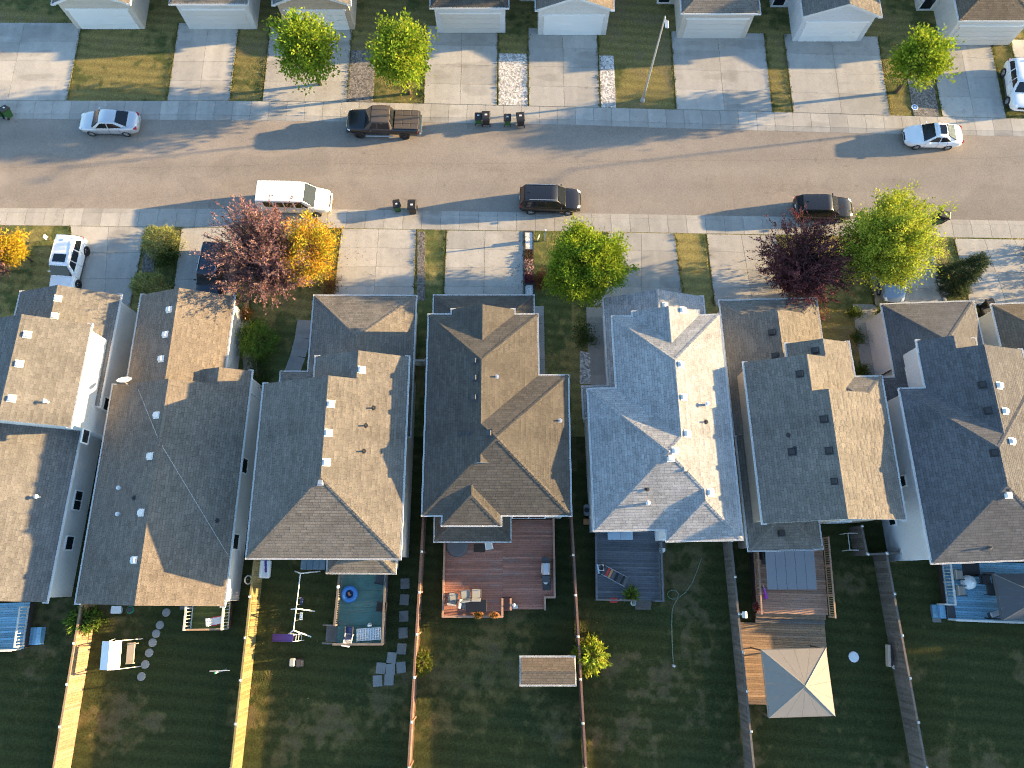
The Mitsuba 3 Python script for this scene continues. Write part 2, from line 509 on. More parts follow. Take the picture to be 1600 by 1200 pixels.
class Block:
    """a roof block in the house's own frame: eave rectangle, eave height, pitch, ends h(ip), g(able) or n(one)"""

    def __init__(s, x0, x1, y0, y1, front='h', rear='h', z=5.6, p=.417, axis='y', ridge=None):
        s.x0, s.x1, s.y0, s.y1, s.f, s.r, s.z, s.p, s.axis = x0, x1, y0, y1, front, rear, z, p, axis

    def ridge(s, ins=0.0):
        if s.axis == 'y':
            h = (s.x1 - s.x0) / 2
            c = (s.x0 + s.x1) / 2
            a = s.y0 + (h if s.r == 'h' else ins if s.r == 'g' else 0)
            b = s.y1 - (h if s.f == 'h' else ins if s.f == 'g' else 0)
            if a > b: a = b = (a + b) / 2
            return [(c, a), (c, b)], s.z + s.p * h
        h = (s.y1 - s.y0) / 2
        c = (s.y0 + s.y1) / 2
        a = s.x0 + (h if s.r == 'h' else ins if s.r == 'g' else 0)
        b = s.x1 - (h if s.f == 'h' else ins if s.f == 'g' else 0)
        if a > b: a = b = (a + b) / 2
        return [(a, c), (b, c)], s.z + s.p * h

    def solid(s):
        r, zr = s.ridge()
        return hull([(x, y, s.z) for x in (s.x0, s.x1) for y in (s.y0, s.y1)] + [(x, y, zr) for x, y in r])

    def wall(s):
        r, zr = s.ridge(OV)
        x0, x1, y0, y1 = s.x0 + OV, s.x1 - OV, s.y0 + OV, s.y1 - OV
        if s.axis == 'y':
            if s.r == 'n': y0 = s.y0
            if s.f == 'n': y1 = s.y1
        ze = s.z + s.p * OV - .24
        return hull([(x, y, z) for x in (x0, x1) for y in (y0, y1) for z in (-.1, ze)] + [(x, y, zr - .24) for x, y in r])

    def height(s, x, y):
        if not (s.x0 <= x <= s.x1 and s.y0 <= y <= s.y1): return -1
        if s.axis == 'y':
            d = [x - s.x0, s.x1 - x] + ([y - s.y0] if s.r == 'h' else []) + ([s.y1 - y] if s.f == 'h' else [])
        else:
            d = [y - s.y0, s.y1 - y] + ([x - s.x0] if s.r == 'h' else []) + ([s.x1 - x] if s.f == 'h' else [])
        return s.z + s.p * min(d)

    def gables(s):
        out = []
        if s.axis == 'y':
            c = (s.x0 + s.x1) / 2
            zr = s.ridge()[1]
            if s.f == 'g': out.append(((s.x0, s.y1), (c, s.y1), (s.x1, s.y1), zr, (0, 1)))
            if s.r == 'g': out.append(((s.x0, s.y0), (c, s.y0), (s.x1, s.y0), zr, (0, -1)))
        return out


class House:
    def __init__(h, label, org, ang, roof, wall, trim='m_trim', bright=1.0, cat='house', cap=True, rtone=1.0, name='house'):
        h.key = thing(name, label, cat, 'houses along the street' if name == 'house' else None)
        h.o, h.a, h.ri, h.wi, h.trim, h.cap, h.rt = np.array(org), -ang, roof, wall, trim, cap, rtone
        h.all = []
        h.walls = []

    def w(h, m):
        if hasattr(m, 'to_mesh'):
            mm = m.to_mesh()
            m = trimesh.Trimesh(np.array(mm.vert_properties[:, :3]), np.array(mm.tri_verts), process=False)
        m = m.copy()
        m.apply_transform(trimesh.transformations.rotation_matrix(math.radians(h.a), [0, 0, 1]))
        m.apply_translation([h.o[0], h.o[1], 0])
        return m

    def pt(h, x, y, z):
        q = rot2((x, y), h.a) + h.o
        return (float(q[0]), float(q[1]), float(z))

    def loc(h, p):
        return rot2(np.array(p) - h.o, -h.a)

    def height(h, x, y):
        return max(b.height(x, y) for b in h.all)

    def roof(h, name, blocks, clip=None):
        h.all += blocks
        h.walls += blocks
        U = blocks[0].solid()
        for b in blocks[1:]: U = U + b.solid()
        shell = U - U.translate([0, 0, -.17])
        if clip is not None:
            for b in clip:
                cw = b.wall()
                U, shell = U - cw, shell - cw
        mm = U.to_mesh()
        tm = trimesh.Trimesh(np.array(mm.vert_properties[:, :3]), np.array(mm.tri_verts), process=True)
        tm.merge_vertices()
        up = tm.face_normals[:, 2] > .3
        top = tm.submesh([np.nonzero(up)[0]], append=True)
        r = part(h.key, name, h.w(top), 'm_shingle', uv=(h.ri, h.rt))
        mm = shell.to_mesh()
        sm = trimesh.Trimesh(np.array(mm.vert_properties[:, :3]), np.array(mm.tri_verts), process=False)
        sm = sm.submesh([np.nonzero(sm.face_normals[:, 2] < .3)[0]], append=True)
        part(r, 'soffit', h.w(sm), h.trim)
        z = blocks[0].z
        fp = unary_union([sbox(b.x0, b.y0, b.x1, b.y1) for b in blocks])
        ring = fp.buffer(.085, join_style=2).difference(fp.buffer(.003, join_style=2))
        for b in blocks:
            for (a, c, e, zr, n) in b.gables():
                ring = ring.difference(sbox(a[0] + .25, a[1] - .2, e[0] - .25, a[1] + .2))
        if clip is not None:
            ring = ring.difference(unary_union([sbox(b.x0 + OV, b.y0 + OV, b.x1 - OV, b.y1 - OV) for b in clip]))
        inner = ring.buffer(-.018, join_style=2)
        gm = [prisms(ring, z - .12, z - .09), prisms(ring.difference(inner), z - .0899, z + .012)]
        part(r, 'gutter', h.w(cat_m(gm)), h.trim)
        for b in blocks:
            for (a, c, e, zr, n) in b.gables():
                for q in (a, e):
                    if h_inside(blocks, b, ((q[0] + c[0]) / 2, q[1] + n[1] * .05)): continue
                    pts = []
                    for (x, zz) in ((q[0], z), (c[0], zr)):
                        for dy in (-.035, -.004):
                            for dz in (-.24, -.03): pts.append((x, q[1] + n[1] * dy, zz + dz))
                    part(r, 'rake_board', h.w(hull(pts)), h.trim)
        if h.cap:
            V, Fc = [], []
            adj, ed, ang = top.face_adjacency, top.face_adjacency_edges, top.face_adjacency_angles
            cvx = top.face_adjacency_convex
            for (f1, f2), (i, j), an, cv in zip(adj, ed, ang, cvx):
                if an < .15 or not cv: continue
                A, B = top.vertices[i], top.vertices[j]
                L = np.linalg.norm(B - A)
                d = (B - A) / L
                ns = []
                for f in (f1, f2):
                    t = np.cross(top.face_normals[f], d)
                    if np.dot(top.triangles_center[f] - A, t) < 0: t = -t
                    ns.append((t, top.face_normals[f]))
                nrm = ns[0][1] + ns[1][1]
                nrm /= np.linalg.norm(nrm)
                k = max(1, int(L / .30))
                for s_ in range(k):
                    a_, b_ = A + d * L * s_ / k, A + d * L * min(1, (s_ + 1.12) / k)
                    base = len(V)
                    V += [a_ + nrm * .014, b_ + nrm * .034]
                    for t, n_ in ns: V += [a_ + t * .14 + n_ * .010, b_ + t * .14 + n_ * .026]
                    Fc += [[base, base + 1, base + 2], [base + 2, base + 1, base + 3], [base, base + 4, base + 1], [base + 4, base + 5, base + 1]]
            if V:
                cm = trimesh.Trimesh(np.array(V), np.array(Fc), process=False)
                part(r, 'ridge_cap', h.w(cm), 'm_shingle', uv=(h.ri, h.rt * 1.04), kind='stuff')
        h.lastroof = r
        return r

    def build_walls(h):
        W = h.walls[0].wall()
        for b in h.walls[1:]: W = W + b.wall()
        h.wallm = W
        h.wk = part(h.key, 'wall', h.w(W), 'm_siding', uv=(h.wi, 1.0))

    def window(h, x, y, z, w_, hh, d, name='window'):
        """window of width w_ and height hh whose sill centre is at x, y, z, on a wall that faces d"""
        dx, dy = {'+x': (1, 0), '-x': (-1, 0), '+y': (0, 1), '-y': (0, -1)}[d]
        a = math.degrees(math.atan2(dy, dx)) + h.a
        c = h.pt(x + dx * .035, y + dy * .035, z + hh / 2)
        k = thing_part(h.key, name)
        for (oy, oz, sy, sz) in ((0, hh / 2 - .03, w_ + .06, .09), (0, -hh / 2 + .03, w_ + .06, .09), (w_ / 2, 0, .09, hh - .15), (-w_ / 2, 0, .09, hh - .15)):
            o = rot2((0, oy), a)
            bx(k, 'frame', (c[0] + o[0], c[1] + o[1], c[2] + oz), (.07, sy, sz), 'm_white', rz=a)
        bx(k, 'pane', c, (.03, w_ - .09, hh - .15), 'm_glass', rz=a)
        if w_ > 1.0: bx(k, 'mullion', c, (.05, .05, hh - .16), 'm_white', rz=a)

    def garage_door(h, x, y, w_, d='+y', col='m_white'):
        sy = 1 if d == '+y' else -1
        k = thing_part(h.key, 'garage_door')
        for i in range(4):
            bx(k, 'panel', h.pt(x, y + sy * .03, .30 + .52 * i), (w_, .06, .50), col, rz=h.a)
        bx(k, 'frame', h.pt(x, y + sy * .02, 2.16), (w_ + .3, .08, .14), 'm_white', rz=h.a)

    def vents(h, pts, kind='box', m='m_vent_white', s=.32, roof=None):
        for p in pts:
            x, y = h.loc(p)
            z = h.height(x, y)
            rk = roof or h.main
            if kind == 'box':
                hd = h.height(x + .05, y) - z
                ry = -math.degrees(math.atan2(hd, .05)) if abs(hd) < .04 else 0
                hy = h.height(x, y + .05) - z
                mm = hullm([(a * s * .5, b * s * .5, 0) for a in (-1, 1) for b in (-1, 1)] + [(a * s * .46, b * s * .46, .17) for a in (-1, 1) for b in (-1, 1)])
                fl = trimesh.creation.box((s * 1.5, s * 1.5, .02))
                mm = cat_m([mm, fl])
                mm.apply_transform(trimesh.transformations.rotation_matrix(math.radians(ry), [0, 1, 0]))
                mm.apply_translation([x, y, z + .02])
                part(rk, 'roof_vent', h.w(mm), m)
            elif kind == 'pipe':
                mm = cat_m([cyl((x, y, z - .1), (x, y, z + .26), .05, n=8), lathe([(0, 0.04), (.16, .02), (.16, 0), (0, 0)], 10, (x, y, z + .01))])
                part(rk, 'vent_pipe', h.w(mm), m)
            elif kind == 'flue':
                mm = cat_m([cyl((x, y, z - .1), (x, y, z + .36), .075, n=10), lathe([(0, .12), (.14, .06), (.14, 0), (0, 0)], 12, (x, y, z + .34))])
                part(rk, 'flue', h.w(mm), m)

    def downspout(h, x, y, z, d='x', m=None):
        bx(h.key, 'downspout', h.pt(x, y, z / 2), (.07, .09, z), m or h.trim, rz=h.a)


def thing_part(parent, name):
    return num(parent + '__' + name)


def h_inside(blocks, me, p):
    return any(b is not me and b.x0 < p[0] < b.x1 and b.y0 < p[1] < b.y1 for b in blocks)


B = Block
# house 1: far left, white, two roof levels
H1 = House('white house at the left edge with upper roof above a lower rear roof', (-27.90, 9.50), 2.0, 0, 0)
up1 = [B(-7.2, 0, 0, 6.9, 'g', 'g')]
H1.main = H1.roof('roof', up1)
r1 = H1.roof('garage_roof', [B(-7.1, 0.0, 2, 10.05, 'g', 'n', z=3.0)], clip=up1)
H1.roof('lower_roof', [B(-9.9, -.92, -10.7, 1.3, 'n', 'g', z=3.0)], clip=up1)
H1.build_walls()
H1.vents([(-30.97, 18.69), (-30.98, 17.43)], m='m_vent_white', roof=r1)
H1.vents([(-30.81, 15.21), (-30.94, 13.26), (-31.00, 11.02)])
H1.vents([(-29.22, 10.96)], 'flue', 'm_vent_white')
H1.vents([(-30.39, 5.32)], 'flue', 'm_vent_white')
H1.window(-.26, -.2, 3.1, .9, .8, '+x'); H1.window(-.26, 2.4, 1.2, .9, 1.0, '+x')
H1.window(-1.18, -4.2, 1.0, 1.3, .9, '+x'); H1.window(-1.18, -7.0, 1.0, .9, .9, '+x')
H1.garage_door(-3.5, 9.79, 4.9)

# house 2: brown gable roofs, satellite dish
H2 = House('house with warm brown gable roof and a white satellite dish', (-27.24, -1.24), .96, 1, 0)
m2 = [B(0, 9.28, 0, 14.15, 'g', 'g', z=3.2, p=.40), B(5.45, 9.28, 8, 15.3, 'g', 'n', z=3.2, p=.40)]
H2.main = H2.roof('roof', m2)
r2 = H2.roof('garage_roof', [B(.74, 7.30, 10, 20.85, 'g', 'n', z=2.9)], clip=m2)
H2.build_walls()
H2.vents([(-23.46, 18.03), (-23.49, 16.23), (-23.56, 14.50)], roof=r2)
H2.vents([(-22.94, 10.43), (-23.00, 7.76), (-23.08, 4.22), (-23.11, 1.35)])
H2.vents([(-24.94, 5.81), (-24.70, 4.16)], 'flue', 'm_galv')
H2.vents([(-23.79, 5.15), (-18.81, 3.83)], 'pipe', 'm_vent_dark')
H2.window(9.02, 9.0, 1.4, 1.0, 1.0, '+x'); H2.window(9.02, 4.0, 1.4, 1.0, 1.0, '+x'); H2.window(5, .26, .7, 1.8, 2.0, '-y', 'patio_door')
H2.window(.26, 6.0, 1.4, .9, 1.0, '-x')
H2.garage_door(4.0, 20.59, 4.8)
H2.downspout(9.06, 14.0, 3.1)
H2.downspout(7.05, 20.3, 2.8)

# house 3: grey tan, hipped at the rear, stepped gables in front
H3 = House('grey tan roofed house with stepped front gables, above the green deck', (-15.98, 1.44), .22, 2, 1)
m3_ = [B(0, 9.24, 0, 10.9, 'g', 'h'), B(3.2, 9.24, 6, 12.75, 'g', 'n')]
H3.main = H3.roof('roof', m3_)
r3 = H3.roof('garage_roof', [B(2.0, 9.15, 8, 18.05, 'h', 'n', z=3.0), B(.15, 6.0, 7, 12.45, 'h', 'n', z=3.0)], clip=m3_)
H3.roof('bay_roof', [B(4.27, 8.58, -.8, 6, 'n', 'h', z=3.0)], clip=m3_)
H3.build_walls()
H3.vents([(-9.45, 12.92), (-11.06, 10.54), (-11.09, 8.74), (-11.09, 6.95)])
H3.vents([(-11.36, 5.74)], m='m_galv', s=.26)
H3.vents([(-8.66, 10.53), (-9.05, 9.37), (-9.08, 7.77)], 'pipe', 'm_vent_dark')
H3.garage_door(5.6, 17.79, 4.9); H3.window(2.4, .26, 1.0, 1.5, 1.9, '-y', 'patio_door'); H3.window(8.98, 5.0, 3.3, .9, 1.0, '+x')
H3.downspout(.5, .35, 5.4)

# house 4: the charcoal roof in the middle
H4 = House('dark charcoal hip roofed house in the middle of the row, above the red deck', (-5.48, 3.99), 0.0, 3, 1)
m4 = [B(0, 9.08, 0, 8.9), B(0, 7.16, 3, 13.08, 'h', 'n'), B(1.51, 5.64, 8, 13.45, 'g', 'n'), B(1.23, 4.79, -.62, 4, 'n', 'h')]
H4.main = H4.roof('roof', m4)
H4.roof('garage_roof', [B(0, 7.0, 8, 15.52, 'h', 'n', z=3.0)], clip=m4)
H4.roof('side_roof', [B(5, 8.75, 4, 9.25, 'h', 'n', z=3.0)], clip=m4)
H4.roof('bay_roof', [B(.51, 5.36, -1.43, 5, 'n', 'h', z=3.0)], clip=m4)
H4.build_walls()
H4.vents([(-2.37, 13.45), (-2.35, 12.34), (-2.34, 11.08), (-1.39, 8.74)], m='m_dark_grey')
H4.vents([(-0.96, 12.48), (3.02, 9.85)], 'pipe', 'm_galv')
H4.vents([(-3.19, 8.87), (-2.66, 8.82)], 'pipe', 'm_dark_grey')
H4.window(7.0, .26, 3.3, 2.2, 1.1, '-y'); H4.window(6.6, .26, .75, 2.2, 2.0, '-y', 'patio_door'); H4.garage_door(3.5, 15.26, 4.9)
H4.downspout(8.72, .3, 5.4)

# house 5: pale blue grey roof
H5 = House('pale blue grey hip roofed house, right of the charcoal roofed house', (13.96, 2.54), -1.14, 4, 3)
m5 = [B(-8.9, 0, .7, 9.6), B(-7.06, 0, 4, 14.5, 'h', 'n'), B(-5.68, -1.35, 9, 14.85, 'g', 'n'), B(-4.57, 0, 0, 5, 'n', 'h')]
H5.main = H5.roof('roof', m5)
r5 = H5.roof('garage_roof', [B(-7.18, -.2, 8, 16.9, 'g', 'n', z=3.0)], clip=m5)
H5.roof('side_roof', [B(-8.97, -5, 8.36, 10.5, 'h', 'h', z=3.0, axis='x')], clip=m5)
H5.build_walls()
H5.vents([(10.45, 18.24), (11.19, 17.19)], roof=r5)
H5.vents([(10.63, 13.22), (10.66, 11.10), (10.74, 8.80), (9.84, 7.66), (9.53, 7.22), (12.03, 5.27)])
H5.vents([(12.17, 10.76), (8.18, 4.63)], 'flue', 'm_vent_white')
H5.vents([(12.05, 9.66), (8.15, 5.46)], 'pipe', 'm_vent_dark')
H5.window(-7.0, .96, .9, 2.0, 2.0, '-y', 'patio_door'); H5.window(-2.3, .26, 3.2, 1.6, 1.1, '-y'); H5.garage_door(-3.7, 16.64, 4.9)
H5.downspout(-8.45, 1.0, 5.4)

# house 6: tan grey, stepped gables
H6 = House('tan grey gable roofed house with peach side wall, above the grey canopy', (15.29, 3.49), -1.55, 5, 2)
m6 = [B(0, 8.75, 0, 7.9, 'g', 'g'), B(0, 7.02, 4, 10.28, 'g', 'n'), B(2.89, 7.0, 6, 11.48, 'g', 'n'), B(5.5, 8.75, 3, 9.1, 'h', 'n')]
H6.main = H6.roof('roof', m6)
r6 = H6.roof('garage_roof', [B(-.27, 6.5, 6, 15.62, 'h', 'n', z=3.0), B(-.27, 6.5, 7, 14.36, 'g', 'n', z=3.0)], clip=m6)
rb6 = H6.roof('bay_roof', [B(-.19, 4.5, -1.5, 6, 'n', 'h', z=3.0, p=.25)], clip=m6)
H6.build_walls()
H6.vents([(17.57, 16.30), (17.62, 14.63)], m='m_vent_dark', roof=r6)
H6.vents([(19.43, 14.35), (18.03, 12.62), (19.03, 9.62), (19.11, 7.68), (17.19, 7.76)], m='m_vent_dark')
H6.vents([(19.20, 5.83)], m='m_vent_dark', s=.28)
H6.vents([(17.22, 3.09)], m='m_vent_dark', roof=rb6)
H6.vents([(17.10, 8.81), (17.37, 7.96)], 'pipe', 'm_vent_dark')
H6.window(6.4, .26, 3.5, 1.4, 1.0, '-y'); H6.window(6.4, .26, 1.0, 1.4, 1.0, '-y'); H6.window(2.2, -1.24, .5, 1.8, 2.0, '-y', 'patio_door')
H6.window(8.49, 5.0, 1.2, .8, .8, '+x'); H6.garage_door(3.1, 15.36, 4.8)

# house 7: slate blue roof
H7 = House('dark slate blue hip roofed house above the light blue deck', (25.25, 1.14), -2.09, 6, 3)
m7 = [B(0, 8.6, 0, 10.84), B(1.68, 8.42, 5, 13.2, 'g', 'n'), B(1.72, 5.55, 9, 14.07, 'g', 'n')]
H7.main = H7.roof('roof', m7)
r7 = H7.roof('garage_roof', [B(1.33, 7.8, 9, 17.65, 'h', 'n', z=3.0), B(.25, 6, 6.5, 12.3, 'h', 'n', z=3.0)], clip=m7)
H7.build_walls()
H7.vents([(29.38, 11.92), (29.44, 10.25), (29.02, 7.54)], m='m_vent_dark')
H7.vents([(30.44, 11.88), (30.50, 10.25), (30.48, 8.33), (29.48, 5.05)])
H7.vents([(28.65, 2.07)], 'pipe', 'm_dark_grey')
H7.window(.26, 5.2, 3.0, .7, 1.0, '-x'); H7.window(.26, 3.0, 1.0, .9, .9, '-x'); H7.window(4.0, .26, .9, 2.0, 2.0, '-y', 'patio_door'); H7.garage_door(4.5, 17.39, 4.8)
H7.downspout(.5, .3, 5.4)
H7.downspout(1.45, 13.0, 2.8, m='m_trim_dark')

# house 8: at the right edge
H8 = House('white house at the right edge with brown hipped garage roof', (36.3, 1.3), -2.4, 7, 0)
m8 = [B(0, 8.8, 0, 11, 'h', 'h'), B(0, 7.5, 5, 13.2, 'h', 'n')]
H8.main = H8.roof('roof', m8)
H8.roof('garage_roof', [B(-1.9, 5.5, 9, 17.6, 'h', 'n', z=3.0)], clip=m8)
H8.build_walls()
H8.window(.26, 8.0, 1.2, .8, .8, '-x'); H8.garage_door(1.8, 17.34, 4.6)

# houses across the street, garages towards the viewer
FAR = [(-33.6, 3, 'g', 'pale two-storey house across the street at the far left with front garage'),
       (-24.2, 0, 'h', 'house across the street behind the silver sedan'),
       (-16.0, 1, 'g', 'house across the street behind the black pickup'),
       (-3.4, 2, 'h', 'house across the street behind the left pair of carts'),
       (5.0, 3, 'g', 'house across the street beside the tall street lamp'),
       (16.6, 1, 'h', 'house across the street right of centre'),
       (26.2, 0, 'g', 'house across the street behind the white sedan'),
       (38.5, 2, 'h', 'house across the street at the far right')]
for i, (cx, wi, f, lab) in enumerate(FAR):
    yb = far_back(cx) + 7.2
    Hf = House(lab, (cx, yb), 180.0, [2, 5, 0, 3, 1, 2, 5, 7][i], [1, 0, 2, 3, 0, 1, 3, 0][i])
    mf = [B(-4.0, 4.6, -12.5, -3.0, 'g' if i % 2 else 'h', 'h')]
    Hf.main = Hf.roof('roof', mf)
    Hf.roof('garage_roof', [B(-3.1, 3.1, -6, .45, f, 'n', z=3.0)], clip=mf)
    Hf.build_walls()
    Hf.garage_door(0, .19, 4.8, col=['m_white', 'm_offwhite'][i % 2])
    Hf.window(2.6, -3.26, 3.2, 1.6, 1.2, '+y'); Hf.window(-2.2, -3.26, 3.4, 1.2, 1.0, '+y'); Hf.window(3.8, -3.26, .2, 1.0, 2.0, '+y', 'front_door')

# ------------------------------------------------------------------ trees and plants
def leaves_mesh(P, D, size, cols, seed, asp=1.6, up=0.35, spread=1.0):
    """one leaf blade (two triangles, folded) per point P; D is the outward direction there"""
    r = np.random.default_rng(seed)
    n = len(P)
    a = r.normal(size=(n, 3)) * spread + D
    a /= np.linalg.norm(a, axis=1, keepdims=True)
    b = np.cross(a, r.normal(size=(n, 3)) + [0, 0, .01])
    b /= np.linalg.norm(b, axis=1, keepdims=True)
    nn = np.cross(a, b)
    s = size * (0.6 + 0.8 * r.random((n, 1)))
    V = np.stack([P, P + a * s * .5 + b * s * .5 / asp + nn * s * .06, P + a * s, P + a * s * .5 - b * s * .5 / asp + nn * s * .06], 1).reshape(-1, 3)
    i = np.arange(n)[:, None] * 4
    F = np.vstack([i + [0, 1, 2], i + [0, 2, 3]])
    return trimesh.Trimesh(V, F, process=False), np.repeat(cols, 4, 0)


def mixcols(n, pal, seed, jit=.18, w=None):
    r = np.random.default_rng(seed)
    pal = np.array(pal, float)
    c = pal[r.choice(len(pal), n, p=w)]
    return np.clip(c * (1 + jit * r.normal(size=(n, 1))) * (1 + .06 * r.normal(size=(n, 3))), .004, .9)


def tree(name, label, base, h, crown_z, rad, pal, n_clump=220, n_leaf=42, leaf=.17, clump=.42, seed=1, cat='tree', group=None, trunk_r=.13, lean=(0, 0), hollow=.55, up=.25, elong=.17):
    r = np.random.default_rng(seed)
    k = thing(name, label, cat, group)
    bx_, by_ = base
    cen = np.array([bx_ + lean[0], by_ + lean[1], crown_z])
    rad = np.array(rad, float)
    d = r.normal(size=(n_clump * 3, 3))
    d /= np.linalg.norm(d, axis=1, keepdims=True)
    lump = 0.66 + 0.54 * r.random(n_clump * 3) ** .8
    ph = r.random(6) * 6.28
    wob = 1 + .14 * np.sin(3 * np.arctan2(d[:, 1], d[:, 0]) + ph[0]) * np.cos(2.3 * d[:, 2] + ph[1]) + .10 * np.sin(5 * np.arctan2(d[:, 1], d[:, 0]) + ph[2] + 3 * d[:, 2])
    rr = (hollow + (1 - hollow) * r.random(n_clump * 3) ** .6) * wob * lump / 1.0
    Pc = cen + d * rr[:, None] * rad
    Pc = Pc[Pc[:, 2] > crown_z - rad[2] * .92][:n_clump]
    L, Dv, Cc = [], [], []
    for j, p in enumerate(Pc):
        m = int(n_leaf * (.5 + r.random()))
        q = r.normal(size=(m, 3)) * clump * .55 * (.7 + .6 * r.random())
        q[:, 2] *= .75
        o0 = (p - cen) / rad + [0, 0, up * 1.5]
        o0 = o0 / np.linalg.norm(o0)
        q = q + o0 * (r.normal(size=(m, 1)) * elong)
        L.append(p + q)
        o = (p - cen) / rad + q / clump * .6
        o = o / (np.linalg.norm(o, axis=1, keepdims=True) + 1e-6) + [0, 0, up]
        Dv.append(o)
        base_c = np.array(pal)[r.integers(len(pal))]
        cc = .55 * base_c + .45 * mixcols(m, pal, seed * 977 + j)
        Cc.append(cc * (.8 + .4 * r.random()))
    P, D, Cl = np.vstack(L), np.vstack(Dv), np.vstack(Cc)
    m, cl = leaves_mesh(P, D, leaf, np.clip(Cl, .004, .9), seed + 5, spread=.75)
    part(k, 'crown', m, 'm_leaf', color=cl)
    top = np.array([bx_ + lean[0] * .6, by_ + lean[1] * .6, crown_z])
    tr = [cyl((bx_, by_, -.1), (bx_ + lean[0] * .2, by_ + lean[1] * .2, max(.35 * crown_z, crown_z - rad[2] * .7)), trunk_r * 1.15, trunk_r * .85),
          cyl((bx_ + lean[0] * .2, by_ + lean[1] * .2, max(.35 * crown_z, crown_z - rad[2] * .7)), top, trunk_r * .85, trunk_r * .4)]
    part(k, 'trunk', cat_m(tr), 'm_bark', smooth=40)
    br = []
    for p in Pc[::3]:
        f = .25 + .6 * r.random()
        s = np.array([bx_ + lean[0] * .3, by_ + lean[1] * .3, crown_z - rad[2] * .7]) * (1 - f) + top * f
        mid = (s + p) / 2 + [0, 0, -.12 * rad[2]]
        br += [cyl(s, mid, trunk_r * .32, trunk_r * .2, 5), cyl(mid, p, trunk_r * .2, trunk_r * .06, 5)]
    if br: part(k, 'branch', cat_m(br), 'm_bark', kind='stuff')
    return k


def twig_tree(name, label, base, crown_z, rad, pal, seed, n_limb=70, twigs=9, leaf=.13, lean=(0, 0), cat='tree', leaves=16, top=1.0):
    """an airy tree of long upswept shoots with small leaves along them"""
    r = np.random.default_rng(seed)
    k = thing(name, label, cat)
    bx_, by_ = base
    cen = np.array([bx_ + lean[0], by_ + lean[1], crown_z])
    rad = np.array(rad, float)
    fork = np.array([bx_ + lean[0] * .3, by_ + lean[1] * .3, 1.3])
    br, P, D = [cyl((bx_, by_, -.1), fork, .17, .13, 8)], [], []
    for i in range(n_limb):
        d = r.normal(size=3)
        d[2] = abs(d[2]) * .9 - .35
        d /= np.linalg.norm(d)
        end = cen + d * rad * (.55 + .5 * r.random())
        c1 = fork + (cen - fork) * .5 * r.random() + d * rad * .15
        pts = [fork * (1 - t) ** 2 + 2 * c1 * t * (1 - t) + end * t * t for t in np.linspace(0, 1, 5)]
        w0 = .05 * (.6 + .6 * r.random())
        for a, b_, t in zip(pts[:-1], pts[1:], range(4)): br.append(cyl(a, b_, w0 * (1 - t * .22), w0 * (1 - (t + 1) * .22) + .006, 4))
        for j in range(twigs):
            t = .3 + .7 * r.random()
            s = fork * (1 - t) ** 2 + 2 * c1 * t * (1 - t) + end * t * t
            dr_ = (s - cen) / rad * .9 + r.normal(size=3) * .45 + [0, 0, .35]
            dr_ /= np.linalg.norm(dr_)
            ln = .6 + .9 * r.random()
            e = s + dr_ * ln
            br.append(cyl(s, e, .013, .005, 3))
            m = leaves
            tt = r.random((m, 1)) ** .7
            P.append(s + (e - s) * tt + r.normal(size=(m, 3)) * .045)
            D.append(np.tile(dr_, (m, 1)))
    P, D = np.vstack(P), np.vstack(D)
    cols = mixcols(len(P), pal, seed + 3, .3)
    ph = np.sin(P[:, 0] * 1.7 + seed) * np.sin(P[:, 1] * 1.9) * np.sin(P[:, 2] * 1.3 + 1)
    cols = cols * (1 + .35 * ph[:, None])
    m, cl = leaves_mesh(P, D, leaf, np.clip(cols, .004, .9), seed + 5, asp=2.4, spread=.6)
    part(k, 'crown', m, 'm_leaf', color=cl)
    part(k, 'trunk', br[0], 'm_bark', smooth=40)
    part(k, 'branch', cat_m(br[1:]), 'm_bark', kind='stuff')
    return k


def spray_plant(name, label, base, h, rx, ry, pal, seed, n=900, blade=.30, cat='shrub', lean=(0, 0), cone=False, asp=5.0, leafy=14, group=None):
    """juniper, spruce or fern: upswept sprays of narrow foliage round a stem"""
    r = np.random.default_rng(seed)
    k = thing(name, label, cat, group)
    u = r.random(n)
    z = h * (u ** (1.6 if cone else .9)) * .96
    f = (1 - z / h) ** (.9 if cone else .35)
    th = r.random(n) * 6.283
    rr = np.sqrt(r.random(n)) * f
    rr = np.where(r.random(n) < .6, f * (.75 + .35 * r.random(n)), rr) * (1 + .18 * np.sin(th * 4 + z * 3 + seed))
    S = np.stack([base[0] + lean[0] * z / h + rx * rr * np.cos(th) * .75, base[1] + lean[1] * z / h + ry * rr * np.sin(th) * .75, z + .05], 1)
    D = np.stack([np.cos(th) * .8, np.sin(th) * .8, np.full(n, .15 if cone else .8)], 1) + r.normal(size=(n, 3)) * .25
    D /= np.linalg.norm(D, axis=1, keepdims=True)
    ln = blade * (.6 + .9 * r.random(n))
    P, Dd = [], []
    for j in range(leafy):
        t = (j + r.random(n)) / leafy
        P.append(S + D * (ln * t)[:, None])
        Dd.append(D + r.normal(size=(n, 3)) * .35)
    P, Dd = np.vstack(P), np.vstack(Dd)
    base_c = mixcols(n, pal, seed + 1, .2)
    cols = np.tile(base_c, (leafy, 1)) * (1 + .15 * r.normal(size=(len(P), 1)))
    m, cl = leaves_mesh(P, Dd, blade * .42, np.clip(cols, .004, .9), seed + 2, asp=asp, spread=.25)
    part(k, 'foliage', m, 'm_leaf', color=cl)
    part(k, 'stem', cyl((base[0], base[1], -.1), (base[0] + lean[0] * .7, base[1] + lean[1] * .7, h * .75), .06 + .01 * h, .02, 6), 'm_bark')
    return k


